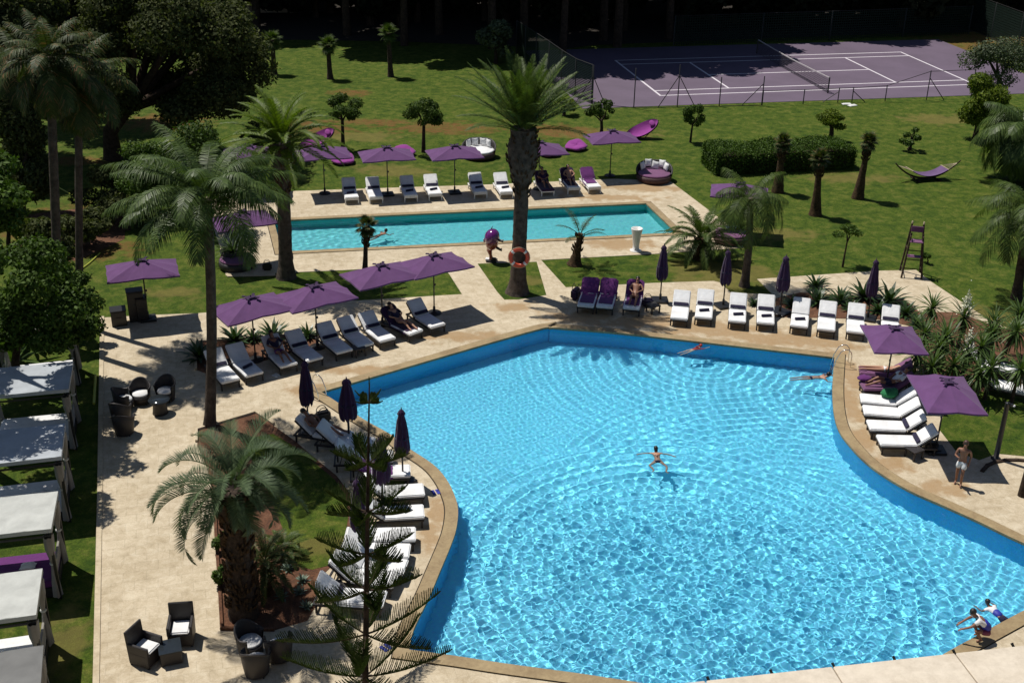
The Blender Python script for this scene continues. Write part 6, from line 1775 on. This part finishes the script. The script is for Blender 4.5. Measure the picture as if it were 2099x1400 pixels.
# black service boxes
def sbox(b, dims, label, rz, lid=True):
    p = G(*b); m = MB(); m.box((0, 0, dims[2] / 2), dims, .02); l = MB(); l.box((0, 0, dims[2] + .025), (dims[0] + .04, dims[1] + .04, .05), .015); h = MB(); h.box((0, -dims[1] / 2 - .012, dims[2] * .6), (dims[0] * .4, .02, .03), .004)
    thing('towel_box', label, 'box', p, R(rz), [('box_body', m.mesh('box_body', M['black']), []), ('lid', l.mesh('lid', M['black']), []), ('handle', h.mesh('handle', M['wicker']), [])], 'black boxes under the lone umbrella')
sbox((245, 664), (.58, .55, .62), 'lower black box at the corner of the left terrace', 20)
sbox((282, 655), (.62, .5, 1.25), 'tall black cabinet under the lone umbrella', 20)
sbox((294, 655), (.42, .5, .95), 'black cabinet leaning against the tall one under the lone umbrella', 16)

# ------------------------------------------------------------------ daybeds and pods
o, p = daybed((1340, 370), 'round wicker daybed with five white pillows right of the far row', R(-8), cushion='plum', body='brownwick')
for i, (a, rr, z, tl) in enumerate([(155, .72, .70, 0), (120, .74, .78, .1), (88, .60, .68, .2), (58, .72, .78, -.1), (28, .70, .70, 0)]):
    aa = R(a - 8); q = Vector((p.x + math.cos(aa) * rr, p.y + math.sin(aa) * rr, z))
    s = single('pillow', ['leftmost white pillow on the round daybed', 'second white pillow from the left on the round daybed, propped high', 'middle white pillow on the round daybed', 'fourth white pillow on the round daybed, propped high', 'rightmost white pillow on the round daybed'][i], 'pillow', PILLOW, q, aa - PI / 2, 'white pillows on the round daybed')
    s.rotation_euler = (-.25, tl, aa - PI / 2)
o, p = daybed((1498, 494), 'round plum daybed with white pillows at the corner of the lap pool deck', R(20), back=False, cushion='plum', r=.85)
for i, (dx, dy) in enumerate([(-.3, .25), (.3, .35)]):
    s = single('pillow', ['left white pillow lying on the round plum daybed', 'right white pillow lying on the round plum daybed'][i], 'pillow', PILLOW, (p.x + dx, p.y + dy, .58), .4, 'white pillows on the plum daybed'); s.rotation_euler = (1.35, 0, .4)
o, p = daybed((981, 322), 'round daybed with white cushions on the lawn left of the thick palm', R(-5), cushion='white', body='brownwick')
for i, a in enumerate((150, 110, 70, 35)):
    aa = R(a); s = single('pillow', ['leftmost white cushion on the lawn daybed', 'second white cushion on the lawn daybed', 'third white cushion on the lawn daybed', 'rightmost white cushion on the lawn daybed'][i], 'pillow', PILLOW, (p.x + math.cos(aa) * .68, p.y + math.sin(aa) * .68, .72), aa - PI / 2, 'white cushions on the lawn daybed')
o, p = daybed((487, 548), 'round dark daybed beside the potted plant at the left end of the lap pool', R(40), back=False, cushion='plum', body='wicker', r=.8)
for b, a, lb, s in [((1312, 282), 22, 'magenta leaf shaped pod lounger at the right end of the far lawn', 1.1), ((650, 302), 25, 'magenta leaf shaped pod lounger behind the far left umbrella', 1.1)]:
    p = G(*b); q = thing('pod_lounger', lb, 'lounger', (p.x, p.y, 0.16), R(a), pod_parts(), 'magenta pod loungers', scale=s); q.rotation_euler = (.42, -.12, R(a))
for i, (b, a, lb) in enumerate([((1126, 318), 20, 'magenta bean bag right of the thick palm'), ((1180, 306), -15, 'brighter magenta bean bag beside the one by the palm'), ((828, 318), 10, 'magenta bean bag behind the second far umbrella'), ((704, 334), -10, 'magenta bean bag right of the far left umbrella')]):
    p = G(*b); thing('bean_bag', lb, 'bean bag', (p.x, p.y, -.02), R(a), beanbag_parts(i), 'magenta bean bags on the lawn', sc3=(1.25, 1.15, .78))
hammock(); lifeguard()
# ladders
def edge_ang(p, q): A, B = G(*p), G(*q); return math.atan2(B.y - A.y, B.x - A.x)
p = G(1715, 747); ladder(p, R(-2), 'chrome ladder at the top right corner of the big pool')
p = G(655, 814); ladder(p, R(150), 'chrome ladder at the far left corner of the big pool')
# palm life buoy
def lifebuoy():
    c = at_y(1064, 528, G(1061, 600).y - .40); mb = MB(); n = 32; m_ = 10
    mb.tube([(.36 * math.cos(2 * PI * i / n), 0, .36 * math.sin(2 * PI * i / n)) for i in range(n + 1)], .085, 10, cap=False)
    ps = [('ring', mb.mesh('ring', M['orange']), [])]
    for k in range(4):
        w = PI / 4 + k * PI / 2; b = MB(); b.tube([(.36 * math.cos(w + d), 0, .36 * math.sin(w + d)) for d in (-.13, 0, .13)], .089, 10); ps.append(('white_band', b.mesh('white_band', M['whitemet']), []))
    r = MB(); r.tube([(.46 * math.cos(2 * PI * i / 24), -.03, .46 * math.sin(2 * PI * i / 24)) for i in range(25)], .012, 5, cap=False); ps.append(('rope', r.mesh('rope', M['kerb']), []))
    thing('lifebuoy', 'orange lifebuoy with white bands hanging on the thick palm trunk', 'lifebuoy', c, 0, ps)
lifebuoy()
# animal sculpture by the thick palm
def sculpture():
    p = G(1008, 536); a = MB(); a.ell((0, 0, 1.22), (.36, .42, .42), 22, 14, rot=rotm('Y', .35)); ps = [('head', a.mesh('head', M['glossp']), [])]
    f = MB(); f.ell((.02, -.10, .95), (.30, .32, .34), 18, 12, rot=rotm('Y', .3)); ps.append(('chest', f.mesh('chest', M['glossr']), []))
    n = MB(); n.tube([(-.02, -.02, .85), (-.12, 0, .55), (-.06, 0, .32), (-.02, 0, .12)], [.20, .14, .075, .11], 12); ps.append(('neck', n.mesh('neck', M['glossr']), []))
    for (x0, z0, x1, z1) in ((.22, 1.18, .56, 1.12), (.20, .78, .50, .68)):
        h = MB(); h.tube([(x0, -.1, z0), (x1 - .08, -.14, z1), (x1, -.14, z1)], [.07, .055, .085], 12); ps.append(('snout', h.mesh('snout', M['black']), []))
    h = MB(); h.tube([(-.05, 0, 1.6), (0, -.02, 1.72), (.03, 0, 1.78)], [.03, .02, .006], 8); h2 = MB(); h2.ell((-.36, 0, 1.05), (.06, .10, .12)); ps += [('crest', h.mesh('crest', M['glossp']), []), ('ear', h2.mesh('ear', M['glossp']), [])]
    b = MB(); b.box((0, 0, .05), (.5, .42, .09), .02); b.box((.12, -.05, .15), (.2, .18, .12), .03); ps.append(('base', b.mesh('base', M['black']), []))
    w = MB(); w.box((-.22, .1, .06), (.2, .24, .11), .02); ps.append(('white_block', w.mesh('white_block', M['whitemet']), []))
    thing('animal_sculpture', 'shiny purple and red animal sculpture on a slim leg beside the lap pool', 'sculpture', p, R(-8), ps, scale=.95)
sculpture()
# tall white planter
p = G(1303, 514); v = MB(); v.lathe([(0, 0), (.28, 0), (.27, .03), (.15, .06), (.15, .3), (.20, .7), (.27, 1.08), (.27, 1.10), (.23, 1.10), (.21, .98), (0, .96)], 28); s = MB(); s.lathe([(0, .965), (.20, .97), (0, 1.0)], 16)
thing('planter', 'tall white flared vase standing by the lap pool edge', 'vase', p, 0, [('vase', v.mesh('vase', M['plastic']), [('fill', s.mesh('fill', M['kerb']), [])])])
# potted plant at left end
p = G(478, 540); v = MB(); v.lathe([(0, 0), (.36, 0), (.5, .35), (.55, .62), (.5, .64), (.46, .58), (0, .56)], 24)
thing('potted_plant', 'dark round pot with a fountain of narrow leaves left of the lap pool', 'potted plant', p, 0, [('pot', v.mesh('pot', M['wicker']), []), ('leaves', mk_quads('leaves', sword_quads(500, 110, 1.25, .05, (1.5, .1), 1.3, .8) + np.array([0, 0, .55]), M['leafs']), [])])
# concrete slab beside
patch('paving_slab', [(463, 556), (560, 556), (566, 566), (466, 568)], 0.03, M['kerb'], 'single concrete slab beside the potted plant')
# papers on the grass
for i, (b, a) in enumerate([((1735, 214), .1), ((1747, 217), .5)]):
    p = G(*b); mb = MB(); mb.box((0, 0, .02), (.62, .34, .03), .008); mb.box((.05, .02, .045), (.5, .28, .02), .006)
    single('white_board', ['left of two flat white boards by the court gate', 'right of two flat white boards by the court gate'][i], 'board', mb.mesh('white_board', M['whitemet']), (p.x, p.y, -.01), a, 'white boards on the grass')
# hoses
def hose(px, label, r=.02):
    P = [G(*q) for q in px]; o = P[0]; mb = MB(); mb.tube([tuple(q - o + Vector((0, 0, r))) for q in P], r, 6)
    single('garden_hose', label, 'hose', mb.mesh('garden_hose', M['hose']), o)
hose([(138, 570), (152, 563), (168, 552), (184, 540), (197, 528), (205, 520)], 'yellow hose across the lawn left of the lone umbrella', .03)
hose([(78, 357), (100, 372), (125, 388), (150, 402), (173, 417)], 'thin yellow hose between the dark palm trunks at upper left', .025)
hose([(196, 772), (195, 790), (194, 812), (193, 830)], 'yellow green hose beside the path edge', .05)
# flip flops etc
def flip(px, label, mat, a=0.0):
    p = G(*px); ps = []
    for s in (-.07, .07):
        m = MB(); m.box((s, 0, .012), (.10, .27, .022), .01); st = MB(); st.tube([(s - .045, -.02, .02), (s, .06, .06), (s + .045, -.02, .02)], .009, 5); ps.append(('sole', m.mesh('sole', M[mat]), [('strap', st.mesh('strap', M[mat]), [])]))
    thing('flip_flops', label, 'flip flops', p, a, ps)
flip((893, 1009), 'blue and white flip flops by the joint at the left pool bend', 'blue', .4)
flip((566, 770), 'white flip flops in front of the left lounger row', 'whitemet', 1.0)
flip((791, 1327), 'blue flip flops behind the lower pine branches', 'blue', .8)
# lamp post and post at the right edge
def lamp():
    p = G(2041, 940); m = MB(); m.lathe([(.16, 0), (.16, .03), (.085, .05), (.08, 1.0), (.075, 2.05), (.09, 2.08), (0, 2.10)], 14); s = MB(); s.box((.12, -.05, 2.02), (.12, .1, .1), .02); g = MB(); g.lathe([(.04, 0), (.05, .05), (0, .055)], 10, (.18, -.08, 1.99))
    thing('lamp_post', 'thick black garden post with a small white spotlight at the right', 'lamp post', p, 0, [('post', m.mesh('post', M['black']), []), ('spotlight', s.mesh('spotlight', M['black']), [('lens', g.mesh('lens', M['plastic']), [])])])
    p = G(2094, 1016); m = MB(); m.tube([(0, 0, 0), (.02, 0, 1.2), (.04, 0, 2.4)], [.13, .10, .09], 10); c = MB(); c.ell((.04, 0, 2.42), (.10, .10, .06)); thing('garden_post', 'dark wooden post on the paving at the right edge', 'post', p, 0, [('post', m.mesh('post', M['bark']), [('post_cap', c.mesh('post_cap', M['bark']), [])])])
lamp()
# ------------------------------------------------------------------ cabanas
CB = [((152, 640), (149, 684), 'cabana farthest away, its white roof under overhanging leaves', 'cream', 'white'), ((149, 741), (140, 806), 'cabana with a shaded roof flecked by sun, second from the far end', 'shaded_cream', 'white'),
      ((133, 868), (125, 944), 'cabana with a shaded roof and a big sun patch, third from the far end', 'shaded_cream', 'white'), ((118, 1007), (104, 1092), 'cabana with a sunlit cream roof and a purple bed', 'cream', 'towel'),
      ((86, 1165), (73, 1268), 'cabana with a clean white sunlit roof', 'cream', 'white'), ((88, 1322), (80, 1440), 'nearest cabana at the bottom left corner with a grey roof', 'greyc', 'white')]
CABS = []
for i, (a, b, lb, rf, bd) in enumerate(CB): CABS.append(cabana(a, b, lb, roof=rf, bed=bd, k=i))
# person's pillow on beds
for i in (2, 3, 4):
    t, o, ang, W, D = CABS[i]; q = Vector(o) + rotm('Z', ang) @ Vector((-.9, D * .5, .56)); s = single('pillow', ['', '', 'pale pillow on the bed of the third cabana', 'yellowish pillow on the purple cabana bed', 'pale pillow on the bed of the white roofed cabana'][i], 'pillow', PILLOW, q, ang, 'pillows on cabana beds'); s.rotation_euler = (1.3, 0, ang)

# ------------------------------------------------------------------ hotel ledge in the foreground
def ledge():
    z = 16.4; A = G(1380, 1400, z); B = G(2099, 1321, z); d = (B - A).normalized(); L = 7.0; o = A - d * 2.2; ang = math.atan2(d.y, d.x); ps = []
    t = 0.07; J1 = G(1705, 1362, z); J0 = (J1 - o).dot(d); w = (G(1957, 1336, z) - J1).dot(d)
    k = -6; x = J0 - 4 * w
    while x < L:
        x0, x1 = x + .003, x + w - .003
        m = MB(); m.box(((x0 + x1) / 2, -.5, -t / 2), (x1 - x0, 1.0, t), .006); ps.append(('slab', m.mesh('slab', M['ledge']), [])); x += w
    n = int(L / (w / 2)); x = J0 - 4 * w + .06
    while x < L:
        m = MB(); m.tube([(x, -.05, -t - .014), (x - .012, .045, -t - .004), (x - .024, .072, -.045)], .008, 6); ps.append(('bracket', m.mesh('bracket', M['black']), [])); x += w / 2
    m = MB(); m.box((L / 2 - 2.0, -.62, -z / 2 - .06), (L + 8, .6, z - .1)); ps.append(('wall', m.mesh('wall', M['wall']), []))
    thing('hotel_parapet', 'pale stone parapet of the hotel crossing the bottom right corner', 'parapet', (o.x, o.y, z), ang, ps)
ledge()

# low house glimpsed through the trees
p = G(455, 90); m = MB(); m.box((0, 0, 1.5), (9, 4, 3.0)); r = MB(); r.prism([(-2.5, 0), (2.5, 0), (0, 1.1)], -4.9, 4.9)
me = r.mesh('roof', M['roof']); me.transform(Matrix.Translation((0, 0, 3.003)) @ Matrix.Rotation(PI / 2, 4, 'Z') @ Matrix.Rotation(PI / 2, 4, 'X'))
wn = []
for x in (-3.2, -1.2, 2.6):
    w = MB(); w.box((x, -2.02, 1.6), (.9, .06, 1.1)); gpane = MB(); gpane.box((x, -2.06, 1.6), (.76, .03, .96)); wn.append(('window', w.mesh('window', M['whitemet']), [('pane', gpane.mesh('pane', M['glass']), [])]))
thing('garden_house', 'low beige house glimpsed behind the trees at the top left', 'house', (p.x - 1, p.y + 15, 0), R(8), [('wall', m.mesh('wall', M['wall']), []), ('roof', me, [])] + wn)
